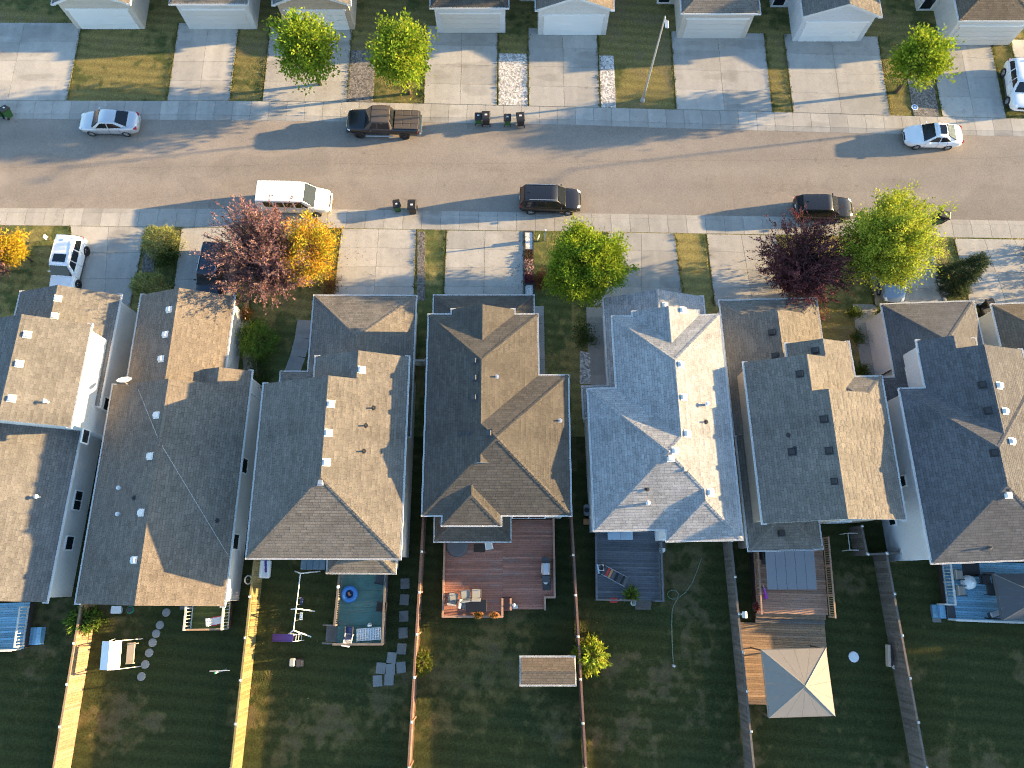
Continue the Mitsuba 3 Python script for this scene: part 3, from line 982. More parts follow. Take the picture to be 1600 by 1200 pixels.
GREEN = [(.26, .33, .030), (.15, .25, .022), (.32, .38, .040), (.13, .21, .022)]
LIME = [(.38, .43, .055), (.26, .32, .035), (.44, .48, .08), (.19, .25, .030)]
PURPLE = [(.30, .155, .155), (.22, .115, .12), (.38, .225, .21), (.17, .095, .10), (.31, .20, .16)]
PURPLE_DARK = [(.12, .048, .058), (.085, .038, .046), (.18, .07, .075), (.22, .07, .07)]
AUTUMN = [(.50, .40, .045), (.50, .27, .035), (.42, .40, .045), (.34, .36, .040), (.46, .17, .035)]
YELLOW = [(.56, .42, .04), (.44, .38, .04), (.50, .28, .03)]
JUNI = [(.34, .36, .13), (.27, .30, .11), (.42, .42, .16), (.17, .20, .07)]
DARKG = [(.050, .085, .022), (.038, .068, .020), (.065, .10, .025)]
SPRUCE = [(.055, .082, .042), (.042, .068, .036), (.075, .10, .050)]

twig_tree('crabapple_tree', 'large airy tree with purple red leaves in front of the white van', (-17.89, 22.50), 3.7, (3.5, 3.8, 2.6), PURPLE, 11, n_limb=190, twigs=13, leaf=.15, leaves=22)
tree('maple_tree', 'small round tree in orange and yellow autumn leaf beside the purple red tree', (-14.40, 23.02), 4.2, 2.9, (1.75, 2.2, 2.0), AUTUMN, 200, 70, .135, .36, 21, trunk_r=.09)
tree('linden_tree', 'round bright green tree on the lawn right of the central driveway', (5.25, 21.56), 5.4, 3.6, (2.5, 2.4, 2.2), GREEN, 560, 88, .15, .36, 31)
twig_tree('crabapple_tree', 'dark purple leaved tree in front of the house with the peach side wall', (20.82, 21.87), 3.6, (3.0, 3.4, 2.6), PURPLE_DARK, 12, n_limb=150, twigs=13, leaf=.15, leaves=22)
tree('poplar_tree', 'tall lime green tree touching the dark purple tree by the street', (25.53, 22.50), 7.6, 5.2, (2.55, 2.75, 3.1), LIME, 500, 84, .16, .36, 41, lean=(.35, .1), trunk_r=.16, up=.6, elong=.36)
twig_tree('crabapple_tree', 'purple leaved tree cut off by the left edge of the picture', (-38.51, 22.65), 3.2, (1.6, 2.6, 2.1), PURPLE, 13, n_limb=80, twigs=12, leaf=.14, leaves=20)
tree('maple_tree', 'small yellow leaved tree at the left edge beside the white parked SUV', (-36.45, 23.55), 3.0, 2.2, (.95, 1.1, 1.0), YELLOW, 90, 60, .12, .30, 22, trunk_r=.07)
spray_plant('juniper_shrub', 'yellow green spreading juniper at the sidewalk between two driveways', (-26.38, 24.61), 2.1, 1.75, 1.7, JUNI, 51, n=1500, blade=.24, asp=6.0, leafy=16)
spray_plant('juniper_shrub', 'yellow green spreading juniper against the brown roofed garage', (-26.91, 21.25), 1.7, 1.7, 1.2, JUNI, 52, n=1200, blade=.24, asp=6.0, leafy=16)
tree('hedge_shrub', 'dark green clipped shrub between the two junipers', (-26.02, 23.71), 1.0, .55, (.75, 1.1, .5), DARKG, 70, 40, .10, .25, 53, cat='shrub', trunk_r=.04)
tree('round_bush', 'big round green bush beside the walkway left of the grey tan house', (-18.37, 16.79), 1.7, .95, (1.15, 1.2, .85), [(.14, .23, .04), (.11, .19, .035), (.18, .27, .05)], 190, 60, .10, .25, 54, cat='shrub', trunk_r=.07, hollow=.8)
spray_plant('spruce_tree', 'small dark green spruce leaning out over the driveway near the right edge', (33.11, 21.87), 3.9, 1.25, 1.25, SPRUCE, 55, n=1300, cone=True, cat='tree', blade=.38)
for i, (p, lab) in enumerate((((25.29, 19.15), 'low round bush by the walk, nearest the dark purple tree'), ((25.29, 17.29), 'low round bush by the walk, middle of the three'), ((25.25, 14.78), 'low round bush by the walk, farthest from the street'), ((27.21, 19.25), 'flowering bush against the wall beside the slate roofed garage'))):
    tree('round_bush', lab, p, .8, .42, (.42, .42, .36), [(.07, .12, .025), (.06, .10, .02), (.12, .14, .03)], 40, 36, .08, .14, 60 + i, cat='shrub', trunk_r=.03)
tree('shrub', 'sparse dark shrub on the side lawn left of the pale blue grey roof', (5.28, 17.39), 1.3, .7, (.75, .9, .55), DARKG, 50, 34, .10, .25, 66, cat='shrub', trunk_r=.04)
tree('shrub', 'dark shrub row along the side wall of the grey tan house', (-18.03, 14.59), 1.0, .6, (.8, 1.1, .5), DARKG, 50, 34, .10, .25, 67, cat='shrub', trunk_r=.04)
tree('shrub', 'flowering shrub beside the corner of the brown roofed garage', (-19.62, 18.94), .9, .5, (.4, .5, .4), [(.35, .12, .05), (.10, .13, .03), (.40, .22, .04)], 40, 30, .09, .18, 68, cat='shrub', trunk_r=.03)
spray_plant('shrub', 'bright green sumac leaning over the fence behind the brown roofed house', (-27.75, -2.34), 1.6, .85, .75, [(.10, .17, .03), (.14, .20, .035), (.07, .12, .025)], 69, n=260, blade=.5, asp=3.0)
spray_plant('shrub', 'lit lime green bush against the fence behind the pale blue grey house', (5.11, -4.49), 1.7, .9, .95, LIME, 70, n=300, blade=.5, asp=2.4)
spray_plant('shrub', 'low leafy bush at the foot of the reddish fence', (-5.77, -5.00), .9, .55, .75, [(.14, .17, .03), (.17, .19, .04)], 71, n=160, blade=.32, asp=2.4)
tree('shrub', 'reddish low shrubs shaded by the round green tree', (2.17, 21.87), .7, .38, (.55, .7, .3), [(.20, .05, .04), (.12, .07, .03), (.25, .10, .04)], 50, 30, .09, .2, 72, cat='shrub', trunk_r=.03)
tree('shrub', 'red tinted shrub at the corner of the grey tan garage', (-13.55, 21.25), .9, .5, (.5, .9, .4), [(.22, .07, .05), (.26, .16, .04), (.12, .10, .03)], 60, 30, .09, .22, 73, cat='shrub', trunk_r=.03)
# trees across the street and just outside the picture whose shade falls into it
tree('street_tree', 'green tree on the far side lawn behind the black pickup', (-8.34, 38.43), 6.8, 4.6, (2.0, 2.2, 2.4), GREEN, 240, 36, .22, .46, 81)
tree('street_tree', 'green tree on the far side lawn between the black pickup and the silver sedan', (-15.70, 39.29), 6.4, 4.3, (2.0, 2.1, 2.3), GREEN, 240, 36, .22, .46, 82)
tree('street_tree', 'green tree on the far side lawn near the right edge', (31.30, 38.55), 5.6, 3.9, (1.6, 1.7, 1.8), GREEN, 200, 36, .22, .46, 83)


def litter(label, spots, pal, seed, size=.10):
    """fallen leaves lying flat on the ground in patches (x, y, rx, ry, n)"""
    r = np.random.default_rng(seed)
    k = thing('fallen_leaves', label, 'leaves', kind='stuff')
    P = np.vstack([np.c_[x + rx * r.normal(size=n) * .5, y + ry * r.normal(size=n) * .5, np.full(n, .045)] for x, y, rx, ry, n in spots])
    m, cl = leaves_mesh(P, np.zeros((len(P), 3)), size, mixcols(len(P), pal, seed, .25), seed)
    m.vertices[:, 2] = .035 + (m.vertices[:, 2] - .045) * .12 + .012
    part(k, None, m, 'm_leaf', color=cl)


litter('scattered dry leaves on the driveways, lawns and pavement', [(*(0.49, 23.71), .7, 2.6, 60), (*(0.34, 21.87), .8, 1.2, 40), (*(-14.46, 21.87), 2.2, 2.0, 260), (*(-18.31, 21.87), 3.0, 2.4, 420), (*(-12.42, 23.97), 1.6, 2.4, 60), (*(21.02, 22.39), 3.0, 2.2, 320), (*(18.80, 21.87), 2.0, 2.2, 50), (*(26.02, 21.87), 2.6, 2.0, 200), (*(5.06, 21.87), 2.8, 2.0, 160), (*(-36.03, 23.97), 2.0, 2.0, 160), (*(-16.27, 26.56), 4.0, .6, 90), (*(22.13, 26.01), 4.0, .6, 90), (*(4.22, -3.22), 3.0, 2.5, 60), (*(-14.74, -3.62), 3.5, 3.0, 70)], [(.16, .09, .04), (.22, .12, .05), (.10, .05, .035), (.28, .20, .06)], 201)

# ragged turf along the edges of the driveways
P_ = []
r = np.random.default_rng(303)
for fl, fr, rr, rl in DRIVES:
    for a, b in ((fl, rl), (fr, rr)):
        n = int(np.linalg.norm(b - a) * 70)
        t = r.random((n, 1))
        c_ = (fl + fr + rr + rl) / 4
        w_ = a + (b - a) * t
        inw = np.sign(c_[0] - w_[:, :1]) * np.array([[1, 0]])
        P_.append(np.c_[w_ + inw * (r.normal(size=(n, 1)) * .06 - .05 + .05 * np.sin(t * 37 + a[0])), np.full(n, .02)])
P_ = np.vstack(P_)
k = thing('grass', 'ragged grass along the driveway edges', 'grass', kind='stuff')
m, cl = leaves_mesh(P_, np.tile([0, 0, .8], (len(P_), 1)), .13, mixcols(len(P_), [(.10, .11, .03), (.16, .14, .045), (.07, .09, .025)], 304, .2), 305, asp=3.0)
part(k, None, m, 'm_leaf', color=cl)

# ------------------------------------------------------------------ vehicles
def loft(st, n_top=5):
    """body from stations (x, half width, z bottom, z top, crown)"""
    rings = []
    for (x, w, zb, zt, cr) in st:
        zm = zb + (zt - zb) * .55
        half = [(0, zb), (w * .80, zb), (w * .97, zb + (zt - zb) * .18), (w, zm), (w * .985, zb + (zt - zb) * .80), (w * .93, zt - (zt - zb) * .05), (w * .80, zt + cr * .45), (w * .45, zt + cr * .85), (0, zt + cr)]
        ring = [(x, y, z) for y, z in half] + [(x, -y, z) for y, z in half[-2:0:-1]]
        rings.append(ring)
    V = np.array(rings).reshape(-1, 3)
    k = len(rings[0])
    F = []
    for i in range(len(rings) - 1):
        for j in range(k):
            a, b, c, d = i * k + j, i * k + (j + 1) % k, (i + 1) * k + (j + 1) % k, (i + 1) * k + j
            F += [[a, b, c], [a, c, d]]
    for i in (0, len(rings) - 1):
        c = len(V)
        V = np.vstack([V, V[i * k:(i + 1) * k].mean(0)])
        F += [[c, i * k + j, i * k + (j + 1) % k] if i else [c, i * k + (j + 1) % k, i * k + j] for j in range(k)]
    m = trimesh.Trimesh(V, np.array(F), process=False)
    if m.volume < 0: m.invert()
    return m


def panel(q, t=.012, inset=0.0):
    """thin solid over a (roughly flat) four-cornered patch, standing t proud of it"""
    q = np.asarray(q, float)
    c = q.mean(0)
    if inset: q = q + (c - q) / np.linalg.norm(c - q, axis=1, keepdims=True) * inset
    n = np.cross(q[2] - q[0], q[3] - q[1])
    n /= np.linalg.norm(n)
    return hullm(np.vstack([q + n * t, q - n * .02]))


class Car:
    def __init__(s, name, label, cat, pos, heading, group='vehicles parked along the street', z=-.1):
        s.key = thing(name, label, cat, group)
        s.M = trimesh.transformations.translation_matrix([pos[0], pos[1], z]) @ trimesh.transformations.rotation_matrix(math.radians(heading), [0, 0, 1])

    def add(s, nm, m, mt, smooth=False, parent=None, label=None):
        m = m.copy()
        m.apply_transform(s.M)
        return part(parent or s.key, nm, m, mt, smooth=smooth, label=label)

    def wheels(s, xs, y, r, w=.22, rim='m_rim'):
        for x in xs:
            for sd in (1, -1):
                c = np.array([x, sd * y, r])
                prof = [(r * .62, -w / 2), (r * .96, -w / 2), (r, -w * .3), (r, w * .3), (r * .96, w / 2), (r * .62, w / 2)]
                ty = lathe(prof + [prof[0]], 20)
                ty.apply_transform(trimesh.transformations.rotation_matrix(math.pi / 2, [1, 0, 0]))
                ty.apply_translation(c)
                k = s.add('wheel', ty, 'm_rubber', 40)
                ri = [cyl(c + [0, -w * .36, 0], c + [0, w * .36, 0], r * .20, n=10)]
                for a in range(5):
                    an = a * 2 * math.pi / 5
                    e = c + np.array([math.cos(an), 0, math.sin(an)]) * r * .63
                    for sy in (w * .40 * sd,):
                        ri.append(cyl(c + [0, sy, 0], e + [0, sy, 0], r * .12, r * .10, 5))
                ri.append(lathe([(r * .58, -w * .45), (r * .66, -w * .45), (r * .66, w * .45), (r * .58, w * .45), (r * .58, -w * .45)], 20).apply_transform(trimesh.transformations.rotation_matrix(math.pi / 2, [1, 0, 0])).apply_translation(c))
                s.add('rim', cat_m(ri), rim, parent=k)
                di = cyl(c + [0, -.03, 0], c + [0, .03, 0], r * .58, n=16)
                s.add('brake_disc', di, 'm_dark_grey', parent=k)

    def cabin(s, st, paint, glass, roofpaint=None, belt_w=None, pillars=(), rear_glass=True, sunroof=None, side_from=0, side_to=None):
        """greenhouse from stations (x, belt half width, belt z, roof half width, roof z); first and last have roof = belt"""
        rings = []
        for (x, wb, zb, wr, zr) in st:
            half = [(wb, zb - .04), (wb * .995, zb), (wr * 1.02, zr - .05), (wr * .93, zr - .008), (wr * .5, zr + .018), (0, zr + .024)]
            rings.append([(x, y, z) for y, z in half] + [(x, -y, z) for y, z in half[-2::-1]])
        V = np.array(rings).reshape(-1, 3)
        k = len(rings[0])
        F = []
        for i in range(len(rings) - 1):
            for j in range(k - 1):
                a, b, c, d = i * k + j, i * k + j + 1, (i + 1) * k + j + 1, (i + 1) * k + j
                F += [[a, c, b], [a, d, c]]
        for i in (0, len(rings) - 1):
            F += [[i * k, i * k + j, i * k + j + 1] if i else [i * k, i * k + j + 1, i * k + j] for j in range(1, k - 1)]
        m = trimesh.Trimesh(V, np.array(F), process=False)
        if np.dot(m.face_normals[np.argmax(m.triangles_center[:, 2])], [0, 0, 1]) < 0: m.invert()
        s.add('roof', m, roofpaint or paint, 35)
        P = lambda i, y, top: np.array([st[i][0], y * (st[i][3] if top else st[i][1]), (st[i][4] if top else st[i][2])])
        # windscreen between stations 0 and 1, rear window between the last two
        a, b = P(0, 1, 0), P(1, 1, 1)
        f = lambda y, t: np.array([a[0] + (b[0] - a[0]) * t, y * ((st[0][1] * .93) * (1 - t) + st[1][3] * .90 * t), a[2] + (b[2] - a[2]) * t])
        q = [f(-1, .07), f(1, .07), f(1, .93), f(-1, .93)]
        s.add('windshield', panel(q, .042), 'm_glass')
        if rear_glass:
            n_ = len(st)
            a2, b2 = P(n_ - 1, 1, 0), P(n_ - 2, 1, 1)
            f2 = lambda y, t: np.array([a2[0] + (b2[0] - a2[0]) * t, y * ((st[n_ - 1][1] * .90) * (1 - t) + st[n_ - 2][3] * .86 * t), a2[2] + (b2[2] - a2[2]) * t])
            q = [f2(1, .12), f2(-1, .12), f2(-1, .92), f2(1, .92)]
            s.add('rear_window', panel(q, .042), 'm_glass')
        for sd in (1, -1):
            for (x0, x1, t0, t1, u0, u1) in pillars:
                # side glass between x0 and x1 at the belt, t0 and t1 at the roof line
                def side(x, t):
                    xs_ = [v[0] for v in st][::-1]
                    wb = np.interp(x, xs_, [v[1] for v in st][::-1]); zb = np.interp(x, xs_, [v[2] for v in st][::-1])
                    inner = [v for v in st[1:-1]]
                    wr = np.interp(x, [v[0] for v in inner][::-1], [v[3] for v in inner][::-1]); zr = np.interp(x, [v[0] for v in inner][::-1], [v[4] for v in inner][::-1])
                    y = wb * .995 * (1 - t) + wr * 1.02 * t
                    return np.array([x, sd * y, zb * (1 - t) + (zr - .05) * t])
                q = [side(x0, u0), side(x1, u0), side(t1, u1), side(t0, u1)]
                if sd < 0: q = q[::-1]
                qq = np.array(q)
                n = np.cross(qq[2] - qq[0], qq[3] - qq[1])
                if n[1] * sd < 0: q = q[::-1]
                s.add('side_window', panel(q, .014), 'm_glass')
        if sunroof:
            x0, x1, w, z = sunroof
            s.add('sunroof', hullm([(x, y * w, z + dz) for x in (x0, x1) for y in (-1, 1) for dz in (-.02, .032)]), 'm_glass')

    def lamps(s, xf, yf, zf, xr, yr, zr, fl=.22, rl=.18):
        for sd in (1, -1):
            s.add('headlight', hullm([(xf - fl, sd * (yf + .10), zf + .08), (xf - fl, sd * (yf - .08), zf + .10), (xf + .02, sd * yf, zf), (xf + .02, sd * (yf - .18), zf), (xf - .02, sd * yf, zf - .12), (xf - .0, sd * (yf - .18), zf - .10), (xf - fl, sd * (yf + .10), zf - .06)]), 'm_lamp_lens')
            s.add('taillight', hullm([(xr + rl, sd * (yr + .06), zr + .07), (xr - .02, sd * yr, zr + .07), (xr - .02, sd * (yr - .22), zr + .05), (xr + rl, sd * (yr + .06), zr - .10), (xr - .02, sd * yr, zr - .12), (xr - .02, sd * (yr - .22), zr - .08)]), 'm_red_lens')

    def mirrors(s, x, y, z, mt):
        for sd in (1, -1):
            s.add('mirror', rbox((x, sd * (y + .11), z), (.10, .20, .13), .03), mt)

    def seams(s, lines, y, z0, z1):
        for sd in (1, -1):
            for x in lines:
                s.add('door_seam', trimesh.creation.box((.012, .01, z1 - z0)).apply_translation([x, sd * y, (z0 + z1) / 2]), 'm_black')

    def box(s, nm, c, size, mt, r=.02):
        s.add(nm, rbox(c, size, r), mt)


def sedan(name, label, pos, heading, paint, L=4.75, W=1.82, H=1.46, cat='car', sunroof=False, z=-.1, group='vehicles parked along the street'):
    c = Car(name, label, cat, pos, heading, group, z)
    h, w = L / 2, W / 2
    st = [(-h, w * .62, .40, .66, .0), (-h + .10, w * .84, .30, .86, .02), (-h + .35, w * .94, .24, .98, .03), (-h + .9, w, .20, .99, .03), (-.6, w, .19, .95, .03), (.6, w, .19, .93, .03), (h - 1.25, w, .20, .89, .05), (h - .7, w * .97, .22, .82, .06), (h - .28, w * .86, .25, .71, .05), (h - .06, w * .66, .32, .60, .03), (h, w * .48, .40, .53, .0)]
    c.add('body', loft(st), paint, 50)
    cab = [(h - 1.22, w * .88, .91, w * .70, .915), (h - 2.02, w * .95, .94, w * .66, H - .02), (-.15, w * .96, .95, w * .68, H), (-h + 1.55, w * .95, .97, w * .65, H - .05), (-h + .62, w * .84, .985, w * .66, .99)]
    c.cabin(cab, paint, None, sunroof=(-.62, -.12, .40, H + .006) if sunroof else None,
            pillars=[(h - 1.62, -.18, h - 2.10, -.18, .10, .86), (-.26, -h + 1.12, -.26, -h + 1.62, .10, .86)])
    c.wheels((h - .95, -h + 1.02), w - .10, .325)
    c.lamps(h - .10, w * .72, .66, -h + .05, w * .80, .84)
    c.mirrors(h - 1.62, w * .93, .98, paint)
    c.seams((h - 1.45, -.22, -h + 1.35), w - .002, .35, .93)
    c.box('grille', (h - .03, 0, .52), (.08, W * .42, .14), 'm_black')
    c.box('bumper', (h - .10, 0, .30), (.18, W * .72, .10), 'm_dark_grey')
    c.box('licence_plate', (-h + .02, 0, .72), (.03, .30, .15), 'm_white', .005)
    for sd in (1, -1):
        c.box('sill', (0, sd * (w - .03), .22), (L * .5, .05, .07), 'm_dark_grey')
        for x in (.45, -.75): c.box('door_handle', (x, sd * (w + .006), .84), (.16, .03, .03), paint, .008)
    return c


def suv(name, label, pos, heading, paint, L=4.7, W=1.88, H=1.72, cat='car', sunroof=False, rails='m_galv', boxy=0.0, z=-.1, rim='m_rim', spare=False, group='vehicles parked along the street', wr=.37):
    c = Car(name, label, cat, pos, heading, group, z)
    h, w = L / 2, W / 2
    st = [(-h, w * .74, .45, .80, .0), (-h + .06, w * .90, .34, 1.02, .0), (-h + .3, w * .97, .28, 1.07, .02), (-h + .9, w, .25, 1.07, .02), (0, w, .24, 1.05, .02), (h - 1.35, w, .25, 1.03, .05), (h - .7, w * .985, .27, .98, .06), (h - .25, w * (.90 + .05 * boxy), .30, .90, .05), (h - .05, w * (.72 + .16 * boxy), .36, .76, .03), (h, w * (.60 + .22 * boxy), .42, .66, .0)]
    c.add('body', loft(st), paint, 50)
    dx = .25 * boxy
    cab = [(h - 1.18 - dx * .3, w * .90, 1.06, w * .80, 1.065), (h - 1.85 + dx * .1, w * .96, 1.06, w * .74, H - .03), (0, w * .97, 1.07, w * .77, H), (-h + .42 - .12 * boxy, w * .95, 1.08, w * (.74 + .05 * boxy), H - .05), (-h + .08, w * .88, 1.06, w * .80, 1.07)]
    c.cabin(cab, paint, None, sunroof=(-.40, .22, .46, H + .006) if sunroof else None,
            pillars=[(h - 1.62, .02, h - 1.98, .02, .10, .86), (-.06, -h + 1.40, -.06, -h + 1.40, .10, .86), (-h + 1.30, -h + .42, -h + 1.30, -h + .62, .12, .84)])
    c.wheels((h - .92, -h + .90), w - .09, wr, .25, rim)
    c.lamps(h - .08, w * .74, .84, -h + .04, w * .86, .98)
    c.mirrors(h - 1.55, w * .95, 1.10, paint)
    c.seams((h - 1.30, -.02, -h + 1.28), w - .002, .42, 1.04)
    c.box('grille', (h - .03, 0, .70), (.08, W * .45, .20), 'm_black')
    c.box('bumper', (h - .10, 0, .38), (.20, W * .80, .14), 'm_dark_grey')
    c.box('licence_plate', (-h + .02, 0, .84), (.03, .30, .15), 'm_white', .005)
    for sd in (1, -1):
        if rails: c.add('roof_rail', cyl((-h + .75, sd * w * .70, H + .03), (h - 2.0, sd * w * .70, H + .035), .025, n=8), rails)
        c.box('sill', (0, sd * (w - .02), .29), (L * .48, .07, .08), 'm_dark_grey')
        for x in (.5, -.6): c.box('door_handle', (x, sd * (w + .006), .95), (.16, .03, .03), paint, .008)
    c.add('antenna', rbox((-h + .7, 0, H + .03), (.18, .05, .06), .02), paint)
    return c


def head(p, q):
    """heading in degrees from point p towards point q"""
    return math.degrees(math.atan2(q[1] - p[1], q[0] - p[0]))


def mid(p, q):
    return ((p[0] + q[0]) / 2, (p[1] + q[1]) / 2)


sedan('car', 'silver sedan parked at the far kerb on the left', (-32.08, 35.37), 179.0, 'm_silver_paint', L=4.75)
sedan('car', 'white sedan with dark sunroof parked at the far kerb on the right', (33.33, 34.13), 179.0, 'm_white_paint', L=4.45, sunroof=True)
suv('car', 'black SUV with silver roof rails parked at the near kerb right of the central driveway', (2.94, 28.43), -1.5, 'm_black_paint', L=4.72, H=1.74)
suv('car', 'black hatchback at the near kerb partly hidden by the dark purple tree', (23.85, 27.71), -1.5, 'm_black_paint', L=4.4, H=1.60, W=1.78, rails=None, wr=.34)
suv('car', 'boxy white SUV with sunroof on the driveway at the far left', (-33.18, 22.86), -94.0, 'm_white_paint', L=4.55, H=1.80, W=1.86, sunroof=True, boxy=1.0, rails='m_white', rim='m_rim_dark', z=.02, wr=.39)
suv('car', 'dark navy SUV on the driveway beside the purple red tree', (-22.31, 22.29), -94.0, 'm_navy_paint', L=4.75, H=1.74, z=.02)
sedan('car', 'blue grey sedan nosed in on the driveway under the lime green tree', (28.33, 22.18), -94.0, 'm_blue_paint', L=4.5, z=.02)
suv('car', 'white car parked on the far driveway at the top right corner', (40.93, 38.68), -94.0, 'm_white_paint', L=4.5, H=1.65, rails=None, z=.02)

# pickup
c = Car('pickup_truck', 'dusty black crew cab pickup with covered bed at the far kerb', 'pickup truck', (-10.17, 35.25), 178.2, 'vehicles parked along the street')
L, W, H = 5.75, 2.0, 1.92
h, w = L / 2, W / 2
c.add('body', loft([(-h, w * .92, .58, 1.06, 0), (-h + .05, w * .97, .50, 1.14, 0), (-h + .3, w, .46, 1.16, 0), (-.6, w, .44, 1.15, 0), (.9, w, .44, 1.13, .01), (h - 1.3, w, .46, 1.12, .05), (h - .4, w * .97, .48, 1.07, .06), (h - .08, w * .90, .50, .98, .04), (h, w * .78, .54, .86, 0)]), 'm_black_paint', 50)
c.cabin([(h - 1.45, w * .90, 1.14, w * .80, 1.145), (h - 2.10, w * .95, 1.15, w * .74, H - .03), (.0, w * .96, 1.15, w * .77, H), (-.62, w * .95, 1.15, w * .75, H - .03), (-.80, w * .92, 1.15, w * .80, 1.16)], 'm_black_paint', None, roofpaint='m_dusty_black',
        pillars=[(h - 1.85, .42, h - 2.20, .42, .10, .84), (.34, -.55, .34, -.55, .10, .84)])
c.wheels((h - .95, -h + 1.22), w - .10, .42, .28, 'm_rim_dark')
c.lamps(h - .06, w * .86, .92, -h + .04, w * .93, .96, rl=.10)
c.mirrors(h - 1.95, w * .97, 1.20, 'm_black_paint')
c.seams((h - 1.75, .38, -.72), w - .002, .56, 1.10)
for i in range(3): c.add('bed_cover', rbox((-h + .38 + .64 * i, 0, 1.185), (.62, W * .84, .05), .015), 'm_dusty_black')
for y in (-.38, .38): c.box('cover_rib', (-h + 1.02, y, 1.215), (1.9, .03, .02), 'm_black', .005)
for y in (-.3, .3): c.box('roof_rib', (.15, y, H + .022), (1.3, .05, .02), 'm_dark_grey', .006)
c.box('grille', (h - .0, 0, .82), (.08, W * .62, .26), 'm_chrome')
c.box('bumper', (h + .02, 0, .56), (.20, W * .9, .18), 'm_dark_grey', .04)
c.box('bumper', (-h - .04, 0, .60), (.18, W * .88, .16), 'm_chrome', .04)
for sd in (1, -1): c.add('running_board', rbox((.35, sd * (w + .02), .42), (2.2, .14, .05), .02), 'm_galv')

# van
c = Car('van', 'white passenger van at the near kerb behind the purple red tree', 'van', (-16.71, 28.37), -1.6, 'vehicles parked along the street')
L, W, H = 5.45, 2.0, 2.08
h, w = L / 2, W / 2
c.add('body', loft([(-h, w * .90, .42, 1.10, 0), (-h + .06, w * .97, .36, 1.22, 0), (-h + .3, w, .33, 1.24, 0), (0, w, .32, 1.22, 0), (h - 1.35, w, .33, 1.19, .03), (h - .6, w * .96, .35, 1.08, .06), (h - .18, w * .86, .38, .94, .05), (h - .02, w * .74, .44, .78, .0)]), 'm_white_paint', 50)
c.cabin([(h - .98, w * .88, 1.17, w * .78, 1.175), (h - 1.72, w * .97, 1.22, w * .82, H - .06), (h - 2.6, w * .98, 1.23, w * .85, H), (-h + .2, w * .97, 1.23, w * .84, H - .02), (-h + .03, w * .92, 1.22, w * .84, 1.24)], 'm_white_paint', None,
        pillars=[(h - 1.45, h - 2.35, h - 1.85, h - 2.35, .08, .82), (h - 2.48, h - 3.15, h - 2.48, h - 3.15, .12, .80), (h - 3.25, h - 3.92, h - 3.25, h - 3.92, .12, .80), (h - 4.05, h - 4.72, h - 4.05, h - 4.72, .12, .80)])
c.wheels((h - 1.0, -h + 1.15), w - .10, .36, .24)
c.lamps(h - .06, w * .80, .82, -h + .03, w * .92, 1.05, rl=.08)
c.mirrors(h - 1.50, w * .95, 1.30, 'm_black')
c.seams((h - 1.25, h - 2.42, h - 3.2), w - .002, .45, 1.20)
c.box('grille', (h - .02, 0, .70), (.08, W * .5, .18), 'm_black')
c.box('bumper', (h + .0, 0, .46), (.16, W * .80, .16), 'm_galv', .04)
c.box('bumper', (-h - .02, 0, .48), (.14, W * .9, .16), 'm_galv', .04)


# ------------------------------------------------------------------ wheeled carts at the kerbs
def cart(label, pos, rz, green, group='wheeled waste carts at the kerb', tilt=None):
    k = thing('waste_cart', label, 'waste cart', group)
    M = trimesh.transformations.translation_matrix([pos[0], pos[1], -.04]) @ trimesh.transformations.rotation_matrix(math.radians(rz), [0, 0, 1])
    if tilt: M = M @ trimesh.transformations.rotation_matrix(math.radians(tilt), [1, 0, 0])
    s = .84 if green else 1.0

    def a(nm, m, mt, smooth=False):
        m = m.copy()
        m.apply_scale(s)
        m.apply_transform(M)
        part(k, nm, m, mt, smooth=smooth)
    a('bin', hullm([(x * .24, y * .27, .06) for x in (-1, 1) for y in (-1, 1)] + [(x * .31, y * .36, .98) for x in (-1, 1) for y in (-1, 1)]), 'm_bin_green' if green else 'm_bin_black')
    a('rim', trimesh.creation.box((.68, .78, .05)).apply_translation([0, 0, .985]), 'm_bin_black')
    a('lid', hullm([(x * .33, -.40, 1.015) for x in (-1, 1)] + [(x * .33, .42, 1.015) for x in (-1, 1)] + [(x * .28, -.30, 1.09) for x in (-1, 1)] + [(x * .28, .34, 1.10) for x in (-1, 1)]), 'm_bin_black')
    a('label_plate', trimesh.creation.box((.20, .14, .012)).apply_translation([0, -.02, 1.10]), 'm_offwhite')
    a('handle', cyl((-.27, .47, .98), (.27, .47, .98), .022, n=6), 'm_bin_black')
    for sd in (-1, 1):
        a('handle_arm', cyl((sd * .25, .36, .95), (sd * .25, .48, .98), .022, n=6), 'm_bin_black')
        a('wheel', cyl((sd * .27, .31, .13), (sd * .33, .31, .13), .13, n=14), 'm_rubber')
    a('axle', cyl((-.28, .31, .13), (.28, .31, .13), .015, n=6), 'm_galv')


cart('green cart with black lid, leftmost of the four at the far kerb', (-2.68, 35.72), 180, True)
cart('black cart second from left of the four at the far kerb', (-2.06, 35.66), 180, False)
cart('green cart third from left of the four at the far kerb', (-0.36, 35.60), 180, True)
cart('black cart rightmost of the four at the far kerb', (0.67, 35.57), 184, False)
cart('green cart with black lid at the near kerb left of the central driveway', (-8.84, 27.93), 8, True)
cart('black cart at the near kerb beside a green one', (-7.64, 27.76), 0, False)
cart('green cart tipped forward at the far kerb near the left edge', (-40.58, 36.26), 150, True, tilt=14)
cart('black cart at the near kerb under the lime green tree', (32.90, 26.94), 75, False)
cart('green cart standing behind the black one at the near kerb on the right', (32.64, 26.83), 75, True)
cart('black cart beside the slate roofed garage near the right edge', (34.72, 18.94), 20, False)
cart('black cart nearest the street beside the slate roofed garage', (35.08, 19.65), 15, False)
cart('green cart behind the far kerb at the left edge beside the tipped one', (-41.17, 36.38), 175, True)


